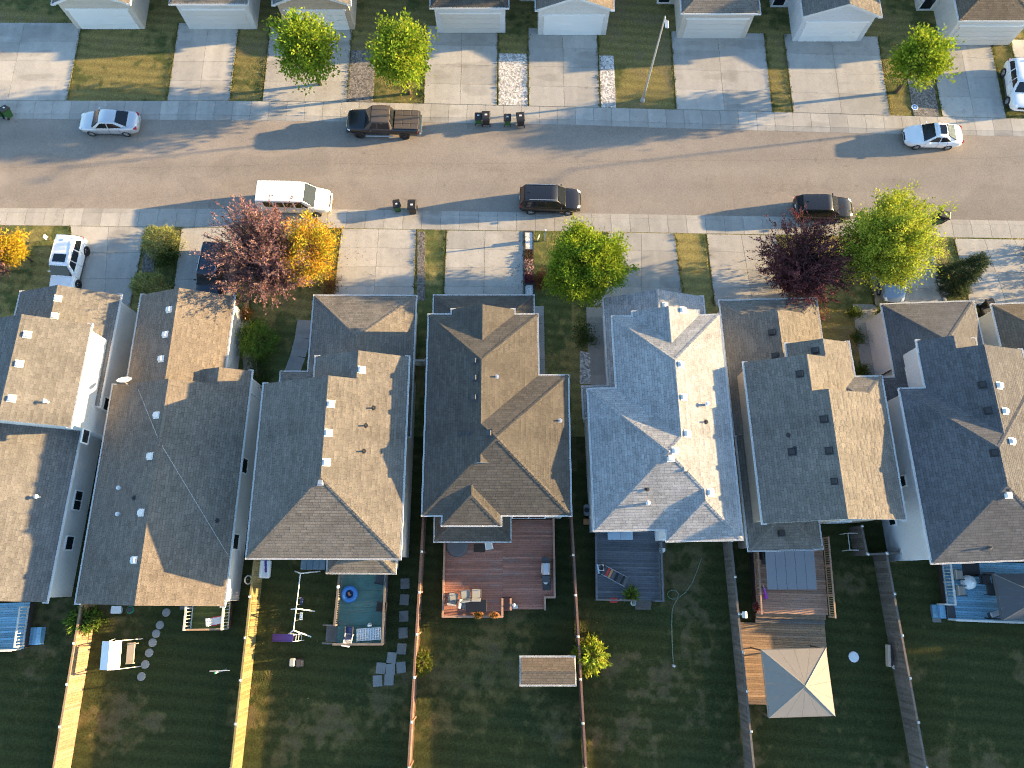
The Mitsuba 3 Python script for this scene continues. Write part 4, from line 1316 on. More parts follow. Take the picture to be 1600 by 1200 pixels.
# ------------------------------------------------------------------ street lamps, signs
def street_lamp(label, p, h=9.0, arm=(0, -1.8)):
    k = thing('street_lamp', label, 'street lamp', 'street lamps along the far side')
    part(k, 'base', lathe([(0, 0), (.22, 0), (.22, .08), (.14, .3), (0, .3)], 12, (p[0], p[1], -.05)), 'm_galv')
    part(k, 'pole', cyl((p[0], p[1], 0), (p[0], p[1], h), .09, .05, 10), 'm_galv', smooth=40)
    part(k, 'arm', cyl((p[0], p[1], h - .1), (p[0] + arm[0], p[1] + arm[1], h + .25), .04, .03, 8), 'm_galv')
    part(k, 'lamp_head', rbox((p[0] + arm[0], p[1] + arm[1], h + .25), (.26, .62, .14), .05), 'm_galv')


street_lamp('tall street lamp on the far lawn right of the carts', (10.60, 37.76), 9.0, (0, -.9))
street_lamp('tall street lamp just outside the right edge', (50.5, 37.6), 9.0, (0, -.9))
for lab, p in (('white sign post on the dry lawn at the near kerb', (2.50, 25.26)),):
    k = thing('sign_post', lab, 'sign')
    bx(k, 'post', (p[0], p[1], .8), (.09, .09, 1.7), 'm_white')
    bx(k, 'cap', (p[0], p[1], 1.68), (.12, .12, .05), 'm_white')
p = (2.01, 25.26)
k = thing('yard_sign', 'small white yard sign left of the white post', 'sign')
bx(k, 'board', (p[0], p[1], .5), (.34, .02, .45), 'm_white', rz=70); bx(k, 'stake', (p[0], p[1], .1), (.03, .03, .4), 'm_dark_grey')
p = (-35.44, 25.31)
k = thing('yard_sign', 'pale yard sign beside the boxy white SUV', 'sign')
bx(k, 'board', (p[0], p[1], .5), (.30, .02, .42), 'm_white', rz=80); bx(k, 'stake', (p[0], p[1], .1), (.03, .03, .4), 'm_dark_grey')
p = (33.07, 22.50)
k = thing('yard_sign', 'white yard sign at the foot of the spruce', 'sign')
bx(k, 'board', (p[0], p[1], .55), (.55, .02, .75), 'm_white', rz=75); bx(k, 'stake', (p[0], p[1], .1), (.03, .03, .4), 'm_dark_grey')
p = (32.60, 37.10)
k = thing('ground_sign', 'small blue and white round emblem on the far gravel bed', 'sign')
part(k, 'disc', lathe([(0, .02), (.22, .02), (.22, .0), (0, .0)], 8, (p[0], p[1], .03)), 'm_blue')
part(k, 'ring', lathe([(.22, .025), (.28, .025), (.28, .0), (.22, .0), (.22, .025)], 8, (p[0], p[1], .03)), 'm_white')
part(k, 'centre', lathe([(0, .035), (.11, .035), (.11, .015), (0, .015)], 6, (p[0], p[1], .03)), 'm_pale_blue')

# ------------------------------------------------------------------ fences
def fence(label, pts, pal, side=1, h=1.8, cap='m_galv', bw=.150, tn=1.0, ext=0.0, rails=True, post_every=2.44):
    k = thing('fence', label, 'fence', 'wooden fences between the back yards')
    pts = [np.array(p, float) for p in pts]
    if ext:
        d = pts[-1] - pts[-2]
        pts[-1] = pts[-1] + d / np.linalg.norm(d) * ext
    for a, b in zip(pts[:-1], pts[1:]):
        L = np.linalg.norm(b - a)
        d = (b - a) / L
        s = np.array([d[1], -d[0]]) * side
        ang = math.degrees(math.atan2(d[1], d[0]))
        n = max(2, int(L / bw))
        for i in range(n):
            p = a + d * (i + .5) * L / n + s * .03
            hh = h - .02 + .03 * rng.random()
            bx(k, 'board', (p[0], p[1], hh / 2 + .02), (L / n - .012, .022 + .006 * rng.random(), hh), 'm_wood', (pal, tn * tone()), rz=ang + rng.normal() * .6)
        m = max(1, round(L / post_every))
        for i in range(m + 1):
            p = a + d * L * i / m - s * .04
            bx(k, 'post', (p[0], p[1], h / 2 + .04), (.10, .10, h + .08), 'm_wood', (pal, tn))
            part(k, 'post_cap', hullm([(p[0] + x * .075, p[1] + y * .075, h + .08) for x in (-1, 1) for y in (-1, 1)] + [(p[0], p[1], h + .15)]), cap)
        if rails:
            for z in (.35, h - .25):
                c_ = (a + b) / 2 - s * .01
                bx(k, 'rail', (c_[0], c_[1], z), (L, .045, .09), 'm_wood', (pal, tn), rz=ang)
            c_ = (a + b) / 2 + s * .005
            bx(k, 'top_rail', (c_[0], c_[1], h + .045), (L, .13, .035), 'm_wood', (pal, tn * 1.1), rz=ang)
    return k


fence('cream board fence behind the brown roofed house, farthest left', [(-27.68, -1.27), (-27.74, -5.38)], 1, side=-1, tn=.78, ext=8, cap='m_white')
fence('bright yellow board fence behind the grey tan house', [(-16.81, 1.65), (-16.94, -5.38)], 5, side=-1, ext=8)
fence('reddish brown fence with white post caps left of the red deck', [(-5.87, 4.54), (-6.14, -5.38)], 6, side=1, tn=1.15, ext=8, cap='m_white')
fence('reddish brown fence between the red deck and the slate blue deck', [(3.95, 4.29), (4.30, -5.38)], 6, side=-1, ext=8)
fence('weathered dark fence between the blue grey house yard and the deck with the grey canopy', [(14.39, 2.67), (14.57, -5.38)], 2, side=1, tn=.8, ext=8)
fence('weathered grey fence with a jog left of the light blue deck', [(23.09, 3.62), (23.24, 1.81), (24.50, 1.85), (24.86, -5.35)], 2, side=1, tn=.85, ext=8)
fence('short weathered fence closing the gap to the slate roofed house', [(24.54, 1.85), (25.47, 1.93)], 2, side=1, tn=.8)
fence('low white gate between the grey tan and the charcoal roofed houses', [(-7.02, 15.28), (-6.20, 15.28)], 8, side=1, h=1.2, rails=True)


# ------------------------------------------------------------------ decks
class Deck:
    def __init__(s, label, org, ang, pal, z):
        s.key = thing('deck', label, 'deck', 'back yard decks')
        s.o, s.a, s.pal, s.z = np.array(org), ang, pal, z

    def p(s, x, y):
        return rot2((x, y), s.a) + s.o

    def boards(s, x0, x1, y0, y1, bw=.145, along='x', pal=None, z=None, name='board', tn=1.0):
        """x0..x1, y0..y1 in the deck's frame; boards run along x or y"""
        z = s.z if z is None else z
        pal = s.pal if pal is None else pal
        a, b = (y0, y1) if along == 'x' else (x0, x1)
        n = max(1, round((b - a) / bw))
        for i in range(n):
            t = a + (i + .5) * (b - a) / n
            c = s.p((x0 + x1) / 2, t) if along == 'x' else s.p(t, (y0 + y1) / 2)
            sz = (x1 - x0 - .008, (b - a) / n - .012, .035) if along == 'x' else ((b - a) / n - .012, y1 - y0 - .008, .035)
            bx(s.key, name, (c[0], c[1], z - .0175 + .003 * rng.random()), sz, 'm_wood', (pal, tn * tone()), rz=s.a)
        c = s.p((x0 + x1) / 2, (y0 + y1) / 2)
        bx(s.key, 'joist_frame', (c[0], c[1], (z - .06) / 2 - .02), (x1 - x0 - .06, y1 - y0 - .06, z - .04), 'm_wood', (10, .8), rz=s.a)

    def rail(s, p, q, h=.95, pal=None, step=.14, mat_='m_wood', bal=True, w=.10, solid=False):
        p, q = s.p(*p), s.p(*q)
        pal = s.pal if pal is None else pal
        L = np.linalg.norm(q - p)
        d = (q - p) / L
        ang = math.degrees(math.atan2(d[1], d[0]))
        uv = (pal, 1.05)
        c = (p + q) / 2
        bx(s.key, 'handrail', (c[0], c[1], s.z + h), (L + .09, w, .05), 'm_wood', uv, rz=ang)
        bx(s.key, 'bottom_rail', (c[0], c[1], s.z + .12), (L, .05, .07), 'm_wood', uv, rz=ang)
        m = max(1, round(L / 1.7))
        for i in range(m + 1):
            e = p + d * L * i / m
            bx(s.key, 'post', (e[0], e[1], s.z + h / 2), (.09, .09, h), 'm_wood', uv, rz=ang)
        if bal:
            n = int(L / step)
            for i in range(1, n):
                e = p + d * L * i / n
                bx(s.key, 'baluster', (e[0], e[1], s.z + h / 2 + .03), (.045, .045, h - .14), 'm_wood', uv, rz=ang)

    def steps(s, x0, x1, y0, y1, n, d='-y', pal=None, z0=None):
        z0 = s.z if z0 is None else z0
        for i in range(n):
            z = z0 * (n - i) / (n + 1)
            t0, t1 = i / n, (i + 1) / n
            if d == '-y': X0, X1, Y0, Y1 = x0, x1, y1 - (y1 - y0) * t1, y1 - (y1 - y0) * t0
            else: X0, X1, Y0, Y1 = x1 - (x1 - x0) * t1, x1 - (x1 - x0) * t0, y0, y1
            c = s.p((X0 + X1) / 2, (Y0 + Y1) / 2)
            bx(s.key, 'step', (c[0], c[1], z / 2), (X1 - X0 - .01, Y1 - Y0 - .01, z), 'm_wood', (s.pal if pal is None else pal, tone()), rz=s.a)


def rel(o, ang, p):
    return rot2(np.array(p) - np.array(o), -ang)


# red deck
o4 = (-4.49, -2.11)
D4 = Deck('red stained deck with seating behind the charcoal roofed house', o4, 0, 0, .6)
x1, _ = rel(o4, 0, (-0.63, -2.11)); x2, y2 = rel(o4, 0, (2.79, -0.90)); xa, ya = rel(o4, 0, (-0.08, -1.67)); xb, _ = rel(o4, 0, (2.15, -1.67)); _, yt = rel(o4, 0, (-4.65, 4.14))
D4.boards(0, x1, 0, yt); D4.boards(x1, x2, y2, yt); D4.boards(xa, xb, ya, y2)
for p, q in (((0, 0), (0, yt - 1.6)), ((0, 0), (x1, 0)), ((x1, 0), (x1, y2 - .1)), ((x2, y2), (x2, yt)), ((xb, y2), (x2, y2)), ((xb, ya), (xb, y2)), ((xa, ya), (xa, y2 - .1))):
    D4.rail(p, q, h=.55, bal=False, pal=7, w=.13)
D4.steps(x1 + .08, xa - .08, y2 - .9, y2, 3)

# green deck
o3 = (-11.39, -3.77)
D3 = Deck('green surfaced deck with weathered wooden railing behind the grey tan house', o3, 0, 9, .6)
x3, y3 = rel(o3, 0, (-8.27, 0.61))
n_ = 4
for i in range(n_):
    c = D3.p(x3 / 2, y3 * (i + .5) / n_)
    bx(D3.key, 'panel', (c[0], c[1], .58), (x3 - .01, y3 / n_ - .012, .04), 'm_wood', (9, .97 + .02 * i))
bx(D3.key, 'joist_frame', (*D3.p(x3 / 2, y3 / 2), .27), (x3 - .06, y3 - .06, .54), 'm_wood', (10, .8))
D3.rail((0, 1.15), (.12, y3), h=.95, pal=2, w=.14); D3.rail((0, 0), (x3, 0), h=.95, pal=2, w=.13); D3.rail((x3, 0), (x3, y3), h=.95, pal=2, w=.13)
D3.steps(-.85, 0, .05, 1.1, 3, d='-x', pal=2)
for yy in (.02, 1.13): bx(D3.key, 'stair_rail', (*D3.p(-.42, yy), 1.15), (.95, .09, .06), 'm_wood', (2, 1.1), ry=-22)
c = D3.p(-.12, y3 - 1.0)
part(D3.key, 'post_cap', trimesh.creation.icosphere(2, .11).apply_translation([D3.p(.1, y3 - .85)[0], D3.p(.1, y3 - .85)[1], 1.65]), 'm_white', smooth=True)

# slate blue deck
o5 = (5.53, -1.06)
D5 = Deck('slate blue painted deck with lounger behind the pale blue grey house', o5, -1.1, 3, .6)
x5, _ = rel(o5, -1.1, (9.79, -1.06)); _, y5 = rel(o5, -1.1, (5.59, 3.54))
D5.boards(0, x5, 0, y5)
D5.rail((0, 0), (0, y5 - .6), h=.6, bal=False, pal=3, w=.12); D5.rail((0, 0), (x5 - 1.7, 0), h=.6, bal=False, pal=2, w=.1); D5.rail((x5, 0), (x5, y5 - .9), h=.95, pal=3, w=.12); D5.rail((x5 - .5, 0), (x5, 0), h=.9, pal=3, bal=False)
D5.steps(x5 - 1.6, x5 - .55, -.6, 0, 2, pal=2)

# brown deck with lower level
o6 = (15.99, -1.90)
D6 = Deck('reddish brown deck under the grey canopy, stepping down to a tan lower level', o6, -1.6, 7, .9)
x6, _ = rel(o6, -1.6, (20.63, -1.90)); _, y6 = rel(o6, -1.6, (16.39, 2.51))
D6.boards(0, x6, 0, y6)
D6.boards(0, x6 - .05, -.32, 0, z=.62, pal=1, name='step', tn=.75); D6.boards(0, x6 - .08, -.62, -.32, z=.48, pal=2, name='step', tn=1.1)
D6.boards(-.95, x6 - .05, -2.1, -.62, z=.34, pal=1, tn=.8, name='lower_board'); D6.boards(-.95, x6 - .05, -5.6, -2.1, z=.34, pal=1, tn=.92, name='lower_board')
D6.rail((0, 0), (0, y6 + .5), h=.95, pal=7); D6.rail((x6 + .05, 1.3), (x6 + .05, y6 + .5), h=.95, pal=7); D6.rail((x6 + .05, -.1), (x6 + .05, 1.2), h=.95, pal=1)

# light blue deck
o7 = (28.59, -2.31)
D7 = Deck('light blue deck with white railings behind the slate roofed house', o7, -2.1, 4, .6)
x7, y7 = 6.4, rel(o7, -2.1, (28.82, 1.48))[1]
D7.boards(0, x7, 0, y7)
D7.rail((0, .95), (0, y7), h=1.0, pal=8, step=.19, w=.13); D7.rail((0, 0), (x7, 0), h=.9, pal=8, w=.13); D7.rail((-.6, .95), (0, .95), h=.9, pal=8, bal=False)
D7.steps(-.75, 0, .05, .9, 2, d='-x', pal=4)
bx(D7.key, 'mat', (*D7.p(.25, .5), .612), (.5, .8, .02), 'm_dark_grey', rz=-2.1)
for i, p in enumerate(((28.10, -1.73), (28.14, -2.25))):
    k = thing('stepping_stone', ['grey paving slab at the steps of the light blue deck, nearer the house', 'grey paving slab at the steps of the light blue deck, farther from the house'][i], 'paving slab')
    bx(k, None, (p[0], p[1], .02), (.56, .52, .08), 'm_concrete', (0, .6), rz=-3)

# deck of the brown roofed house
o2 = (-20.93, -2.90)
D2 = Deck('small olive floored deck with cream slatted railings behind the brown roofed house', o2, 1, 11, .6)
x2d, y2d = rel(o2, 1, (-18.51, -2.90))[0], 2.2
D2.boards(0, x2d, 0, y2d)
D2.rail((0, 0), (0, y2d), h=1.15, pal=8, step=.22, w=.13); D2.rail((x2d, 0), (x2d, y2d), h=1.15, pal=8, step=.20, w=.15); D2.rail((0, 0), (x2d, 0), h=1.0, pal=1, bal=False)
D2.steps(-1.1, 0, y2d - 1.0, y2d, 3, d='-x', pal=2)

# deck at the far left
o1 = (-36.06, -4.28)
D1 = Deck('pale blue deck with white railing at the bottom left corner', o1, 2, 4, .6)
x1d, y1d = rel(o1, 2, (-31.66, -4.28))[0], rel(o1, 2, (-36.66, -1.39))[1]
D1.boards(0, x1d, 0, y1d); D1.rail((x1d, .2), (x1d, y1d - .3), h=.95, pal=8, step=.2); D1.rail((0, 0), (x1d - .2, 0), h=.95, pal=8, step=.2, w=.14)
D1.steps(x1d, x1d + .9, .2, 1.3, 3, d='x', pal=4)


# ------------------------------------------------------------------ garden and deck furniture
def obj(name, label, cat, pieces, group=None):
    """pieces: (part name, mesh or ('box', c, size, rz), material[, smooth])"""
    k = thing(name, label, cat, group)
    for pc in pieces:
        if isinstance(pc[1], tuple): part(k, pc[0], rbox(pc[1][1], pc[1][2], min(pc[1][2]) * .2, 0) if len(pc[1]) < 4 else boxr(*pc[1][1:]), pc[2])
        else: part(k, pc[0], pc[1], pc[2], smooth=pc[3] if len(pc) > 3 else False)
    return k


def boxr(c, size, rz):
    m = rbox((0, 0, 0), size, min(size) * .2, rz)
    m.apply_translation(c)
    return m


def at(p, dx=0, dy=0, z=0, rz=0):
    q = rot2((dx, dy), rz) + np.array(p)
    return (q[0], q[1], z)


def chair(label, p, z, rz, seat='m_cream_fabric', frame='m_dark_grey', w=.58, group=None, cat='chair', name='patio_chair', lean=.18):
    B_ = lambda dx, dy, zz, sz, m, nm: (nm, boxr(at(p, dx, dy, z + zz, rz), sz, rz), m)
    pcs = [B_(0, 0, .42, (w, .56, .09), seat, 'seat'),
           ('backrest', hullm([at(p, sx * w / 2, .24 + t, z + zz, rz) for sx in (-1, 1) for (t, zz) in ((0, .44), (.07, .44), (lean, .98), (lean + .07, .98))]), seat)]
    for sx in (-1, 1):
        pcs += [('leg', cyl(at(p, sx * w * .46, -.24, z, rz), at(p, sx * w * .46, -.24, z + .62, rz), .02, n=6), frame), ('leg', cyl(at(p, sx * w * .46, .24, z, rz), at(p, sx * w * .46, .26, z + .62, rz), .02, n=6), frame), ('armrest', boxr(at(p, sx * w * .5, 0, z + .63, rz), (.06, .58, .03), rz), frame)]
    return obj(name, label, cat, pcs, group)


def patio_table(label, p, z, sx, sy, rz, top='m_dark_grey', h=.72):
    pcs = [('table_top', boxr(at(p, 0, 0, z + h, rz), (sx, sy, .03), rz), top)]
    for a in (-1, 1):
        for b in (-1, 1): pcs.append(('leg', cyl(at(p, a * sx * .44, b * sy * .44, z, rz), at(p, a * sx * .44, b * sy * .44, z + h, rz), .02, n=6), 'm_dark_grey'))
    return obj('patio_table', label, 'table', pcs)


chair('cream cushioned chair on the red deck, leftmost', (-3.85, -0.93), .6, 172)
chair('cream cushioned chair on the red deck, second from left', (-3.04, -0.73), .6, 188)
chair('cream cushioned chair on the red deck, at the table end nearest the house', (-2.33, -0.67), .6, 180)
patio_table('dark rectangular table on the red deck among cream chairs', (-2.33, -1.41), .6, 1.35, .75, 0, 'm_black')
chair('cream chair pulled up to the dark table on the red deck, nearest the railing', (-2.97, -1.37), .6, 80)
k = obj('barbecue', 'black barbecue with steel lid on the right side of the red deck', 'barbecue', [
    ('cart', ('b', (*(2.23, 0.85), 1.0), (.52, 1.35, .75)), 'm_black'), ('lid', hullm([at((2.22, 0.88), a * w_, b * .36, zz) for a in (-1, 1) for b in (-1, 1) for w_, zz in ((.28, 1.38), (.28, 1.5), (.14, 1.68))]), 'm_galv'),
    ('side_shelf', ('b', at((2.22, 0.84), 0, .60, 1.36), (.50, .42, .04)), 'm_dark_grey'), ('side_shelf', ('b', at((2.22, 0.84), 0, -.60, 1.36), (.50, .42, .04)), 'm_dark_grey'),
    ('knob', cyl(at((2.22, 0.84), -.26, .2, 1.25), at((2.22, 0.84), -.31, .2, 1.25), .03), 'm_galv'), ('knob', cyl(at((2.22, 0.84), -.26, -.1, 1.25), at((2.22, 0.84), -.31, -.1, 1.25), .03), 'm_galv'),
    ('handle', cyl(at((2.22, 0.88), -.30, -.25, 1.52), at((2.22, 0.88), -.30, .25, 1.52), .018), 'm_chrome'), ('gas_bottle', lathe([(0, 0), (.15, 0), (.16, .1), (.16, .4), (.08, .5), (0, .5)], 14, at((2.23, 0.85), 0, -.78, .6)), 'm_offwhite', True)])
obj('mat', 'brown mat under the black barbecue', 'mat', [(None, ('b', (*(2.29, -0.09), .612), (.55, .75, .02)), 'm_trim_dark')])
obj('mat', 'olive brown door mat on the red deck below the rear eave', 'mat', [(None, ('b', (*(-2.19, 2.27), .612), (.75, .55, .02)), 'm_soil')])


def planter(label, p, z, rx, ry, cols, seed, rail='m_terra'):
    k = thing('planter', label, 'planter', None)
    a = np.linspace(0, 2 * np.pi, 24, endpoint=False)
    o, i = np.c_[rx * np.cos(a), ry * np.sin(a)], np.c_[rx * .85 * np.cos(a), ry * .80 * np.sin(a)]
    m = prism(Polygon(o, [i]), z, z + .24); m.apply_translation([p[0], p[1], 0]); part(k, 'pot', m, rail)
    m = prism(Polygon(i), z + .01, z + .17); m.apply_translation([p[0], p[1], 0]); part(k, 'soil', m, 'm_soil')
    r = np.random.default_rng(seed)
    n = 420
    t, q = r.random(n) * 6.28, np.sqrt(r.random(n))
    P = np.c_[p[0] + rx * .85 * q * np.cos(t), p[1] + ry * .85 * q * np.sin(t), z + .18 + .16 * r.random(n)]
    m, cl = leaves_mesh(P, np.tile([0, 0, .6], (n, 1)), .09, mixcols(n, cols, seed, .25), seed)
    part(k, 'flowers', m, 'm_leaf', color=cl)


planter('oval terracotta planter on the red deck rail, left of the pair', (-2.17, -2.01), 1.0, .36, .20, [(.45, .20, .05), (.30, .14, .04), (.20, .20, .05)], 91)
planter('oval terracotta planter on the red deck rail, right of the pair', (-1.17, -2.01), 1.0, .36, .20, [(.42, .18, .05), (.28, .12, .04), (.50, .32, .10)], 92)
obj('round_table', 'round dark covered table on the red deck beneath the bay roof', 'table', [('cover', lathe([(0, .76), (.62, .74), (.70, .5), (.72, .02), (0, .02)], 24, (*(-3.66, 2.41), .6)), 'm_canvas_dark', 40), ('cover_hem', lathe([(.72, .06), (.75, .0), (.70, .0), (.72, .06)], 24, (*(-3.66, 2.41), .6)), 'm_canvas_dark')])
chair('small white chair on the red deck by the olive mat', (-1.54, 2.42), .6, 10, 'm_offwhite', 'm_white', .45)
obj('garden_ornament', 'small white figure at the lower corner of the red deck', 'ornament', [('base', ('b', (*(0.21, -1.50), .68), (.36, .26, .16)), 'm_offwhite'), ('figure', lathe([(0, 0), (.14, 0), (.10, .2), (.13, .3), (.07, .44), (.09, .52), (0, .6)], 12, (*(0.13, -1.38), .75)), 'm_white', True)])

# green deck things
p = (-10.71, -0.70)
obj('paddling_pool', 'round bright blue paddling pool on the green deck', 'paddling pool', [('ring', lathe([(.40 + .15 * math.cos(t), .16 + .15 * math.sin(t)) for t in np.linspace(0, 2 * math.pi, 14)], 30, (p[0], p[1], .6)), 'm_blue', True), ('floor', lathe([(0, .06), (.36, .06), (.36, .02), (0, .02)], 24, (p[0], p[1], .6)), 'm_navy'), ('toy', boxr((p[0] - .03, p[1], .70), (.14, .24, .10), 30), 'm_terra'), ('toy', boxr((p[0] + .06, p[1] - .05, .69), (.1, .1, .08), 10), 'm_galv')])


def lounger(label, p, z, L, w, rz, slat, frame, n=12, back=.35, cols=None):
    k = thing('sun_lounger', label, 'sun lounger')
    for sx in (-1, 1):
        part(k, 'frame', cyl(at(p, -L / 2, sx * w / 2, z + .32, rz), at(p, L / 2, sx * w / 2, z + .32, rz), .022, n=6), frame)
        for t in (-.42, .42): part(k, 'leg', cyl(at(p, L * t, sx * w / 2, z, rz), at(p, L * t, sx * w / 2, z + .32, rz), .02, n=6), frame)
    for i in range(n):
        x = -L / 2 + L * (i + .5) / n
        zz = .34 + max(0, (-x - L * .12)) * back
        part(k, 'slat', boxr(at(p, x, 0, z + zz, rz), (L / n * .72, w * .96, .025), rz), cols[i % len(cols)] if cols else slat)


lounger('white slatted lounger along the railing of the green deck', (-9.27, -3.20), .6, 1.6, .72, 4, 'm_white', 'm_white', 15, 0.0)
chair('white folding chair at the corner of the green deck', (-10.53, -3.43), .6, 170, 'm_white', 'm_white', .5)
chair('blue purple chair behind the white folding chair on the green deck', (-10.52, -3.00), .6, 180, 'm_navy', 'm_dark_grey', .5)
chair('dark chair at the top right corner of the green deck', (-8.69, 0.24), .6, 260, 'm_dark_grey', 'm_black', .6)
chair('brown chair against the right railing of the green deck', (-8.56, -1.49), .6, 265, 'm_soil', 'm_trim_dark', .6)
obj('garden_ornament', 'small white statue between the loungers on the green deck', 'ornament', [('body', lathe([(0, 0), (.13, 0), (.15, .15), (.08, .32), (.1, .4), (0, .5)], 12, (*(-9.27, -2.65), .6)), 'm_white', True), ('head', trimesh.creation.icosphere(2, .08).apply_translation([*(-9.27, -2.65), 1.16]), 'm_white', True)])

# swing set
k = thing('swing_set', 'white framed swing set on the lawn left of the green deck', 'swing set')
e1, e2 = (-13.66, 0.59), (-13.83, -2.89)
m1 = (-13.75, -1.58)
part(k, 'top_bar', cyl((*e1, 2.1), (*e2, 2.1), .035, n=8), 'm_white')
for e, f1, f2 in ((e1, (-14.63, 0.76), (-12.95, 0.76)), (m1, (-14.69, -1.69), (-13.11, -1.81)), (e2, (-14.77, -3.28), (-13.24, -3.42))):
    for f in (f1, f2): part(k, 'leg', cyl((*e, 2.1), (*f, 0), .045, n=8), 'm_white')
part(k, 'cross_bar', cyl((*(-14.59, -3.19), .5), (*(-13.78, -3.27), .5), .03, n=6), 'm_white')
for q, mt in (((-13.91, -1.15), 'm_navy'), ((-13.85, -2.11), 'm_pale_blue')):
    part(k, 'seat', boxr((q[0], q[1], .5), (.20, .48, .05), 0), mt)
    for dy in (-.2, .2):
        a = np.array(e1) + (np.array(e2) - np.array(e1)) * ((q[1] + dy - e1[1]) / (e2[1] - e1[1]))
        part(k, 'chain', cyl((a[0], a[1], 2.1), (q[0], q[1] + dy, .5), .010, n=4), 'm_galv')
a, b = np.array((-14.04, -3.41)), np.array((-15.72, -3.45))
k2 = part(k, 'slide', hullm([(a[0], a[1] + sy * .2, 1.3 + dz) for sy in (-1, 1) for dz in (0, .04)] + [(b[0], b[1] + sy * .2, .15 + dz) for sy in (-1, 1) for dz in (0, .04)]), 'm_purple')
for sy in (-1, 1): part(k, 'slide_side', hullm([(a[0], a[1] + sy * .21 + d, 1.3 + dz) for d in (-.02, .02) for dz in (0, .14)] + [(b[0], b[1] + sy * .21 + d, .15 + dz) for d in (-.02, .02) for dz in (0, .14)]), 'm_purple')
for sy in (-1, 1):
    part(k, 'ladder_leg', cyl((a[0] + .05, a[1] + sy * .2, 1.5), (a[0] + .35, a[1] + sy * .22, 0), .025, n=6), 'm_white')
for t in (.25, .5, .75): part(k, 'rung', cyl((a[0] + .05 + .3 * t, a[1] - .2, 1.5 - 1.5 * t), (a[0] + .05 + .3 * t, a[1] + .2, 1.5 - 1.5 * t), .018, n=5), 'm_white')

obj('toy_bench', 'white plastic toy bench with purple stripe by the yellow fence', 'toy', [('body', ('b', (*(-16.54, 0.90), .25), (.62, 1.2, .5)), 'm_white'), ('stripe', boxr((*(-16.47, 1.07), .52), (.14, .8, .03), 6), 'm_purple'), ('backrest', ('b', at((-16.76, 0.90), 0, 0, .62), (.10, 1.15, .30)), 'm_white')])
obj('hot_tub', 'grey blue covered tub under the rear eave left of the bay roof', 'hot tub', [('shell', ('b', (*(-13.23, 1.60), .40), (1.65, 1.5, .8)), 'm_dark_grey')] + [('cover_panel', ('b', at((-13.22, 1.60), -.62 + .41 * i, 0, .85), (.39, 1.5, .10)), 'm_tub') for i in range(4)])
obj('storage_box', 'cream and dark box on the lawn below the purple slide', 'box', [('box', ('b', (*(-14.25, -4.97), .25), (.36, .5, .5)), 'm_cream_fabric'), ('lid', boxr((*(-13.79, -5.01), .2), (.5, .5, .4), 4), 'm_trim_dark')])
for i, (q, r_) in enumerate((((-7.18, -0.05), 2), ((-7.18, -1.08), -3), ((-7.18, -2.13), 2), ((-7.18, -3.18), 4), ((-7.24, -4.17), -4), ((-7.87, -4.72), -6), ((-7.92, -5.43), 3), ((-8.55, -5.35), -5), ((-7.22, -5.31), 6), ((-7.98, -6.05), 0), ((-8.72, -6.13), 4))):
    k = thing('stepping_stone', ['square grey paving slab beside the green deck, nearest the house', 'square paving slab beside the green deck, second from the house', 'square paving slab beside the green deck, third from the house', 'square paving slab beside the green deck, fourth from the house', 'square paving slab level with the foot of the green deck', 'pale slab just below the green deck corner', 'pale slab in the lower row, middle', 'pale slab in the lower row, left', 'dark slab in the lower row next to the reddish fence', 'lowest slab of the garden path, right one', 'lowest slab of the garden path, left one'][i], 'paving slab')
    bx(k, None, (q[0], q[1], .01), (.60, .68, .07), 'm_concrete', (0, .55 if i < 5 else .75), rz=r_)

# slate blue deck things
lounger('reclining lounger with dark and pink striped cushions on the slate blue deck', (6.80, 0.44), .6, 1.7, .62, 152, 'm_dark_grey', 'm_galv', 8, .45, ['m_canvas_dark', 'm_black', 'm_dark_grey', 'm_black', 'm_canvas_dark', 'm_terra', 'm_red', 'm_dark_grey'])
obj('side_table', 'pale blue side table with a black bowl on the slate blue deck', 'table', [('panel', boxr((*(5.67, 0.89), .95), (.10, .62, .6), 8), 'm_pale_blue'), ('table_top', boxr((*(5.91, 0.97), 1.0), (.36, .42, .05), 0), 'm_offwhite'), ('bowl', lathe([(0, .02), (.12, .02), (.17, .10), (.14, .10), (.10, .05), (0, .05)], 16, (*(5.90, 0.97), 1.02)), 'm_black', True), ('leg', boxr((*(5.93, 0.98), .8), (.30, .36, .36), 0), 'm_grey')])
obj('hot_tub', 'long pale blue covered tub against the wall on the slate blue deck', 'hot tub', [('shell', ('b', (*(7.25, 3.26), .95), (1.65, .9, .7)), 'm_grey')] + [('cover_panel', ('b', at((7.20, 3.24), -.42 + .84 * i, 0, 1.35), (.82, .95, .10)), 'm_pale_blue') for i in range(2)])
obj('sled', 'red plastic sled hanging on the rail of the slate blue deck', 'sled', [('hull', hullm([at((6.66, -1.10), a, b, 1.0 + zz) for a, b, zz in ((-.36, 0, 0), (.36, 0, 0), (-.2, .16, 0), (.2, .16, 0), (-.2, -.16, 0), (.2, -.16, 0), (-.3, 0, -.12), (.3, 0, -.12))]), 'm_red'), ('rope', cyl(at((6.66, -1.10), .36, 0, 1.0), at((6.66, -1.10), .50, .1, .95), .01), 'm_offwhite')])
k = thing('potted_grass', 'spiky green plant in a white pot beside the steps of the slate blue deck', 'potted plant')
q = (8.04, -1.27)
part(k, 'pot', lathe([(0, 0), (.15, 0), (.20, .38), (.17, .38), (.14, .3), (0, .3)], 18, (q[0], q[1], 0)), 'm_ceramic', smooth=40)
q2 = (7.86, -0.73)
r = np.random.default_rng(5)
Pp = np.tile([q2[0], q2[1], .62], (160, 1)) + r.normal(size=(160, 3)) * [.06, .06, .03]
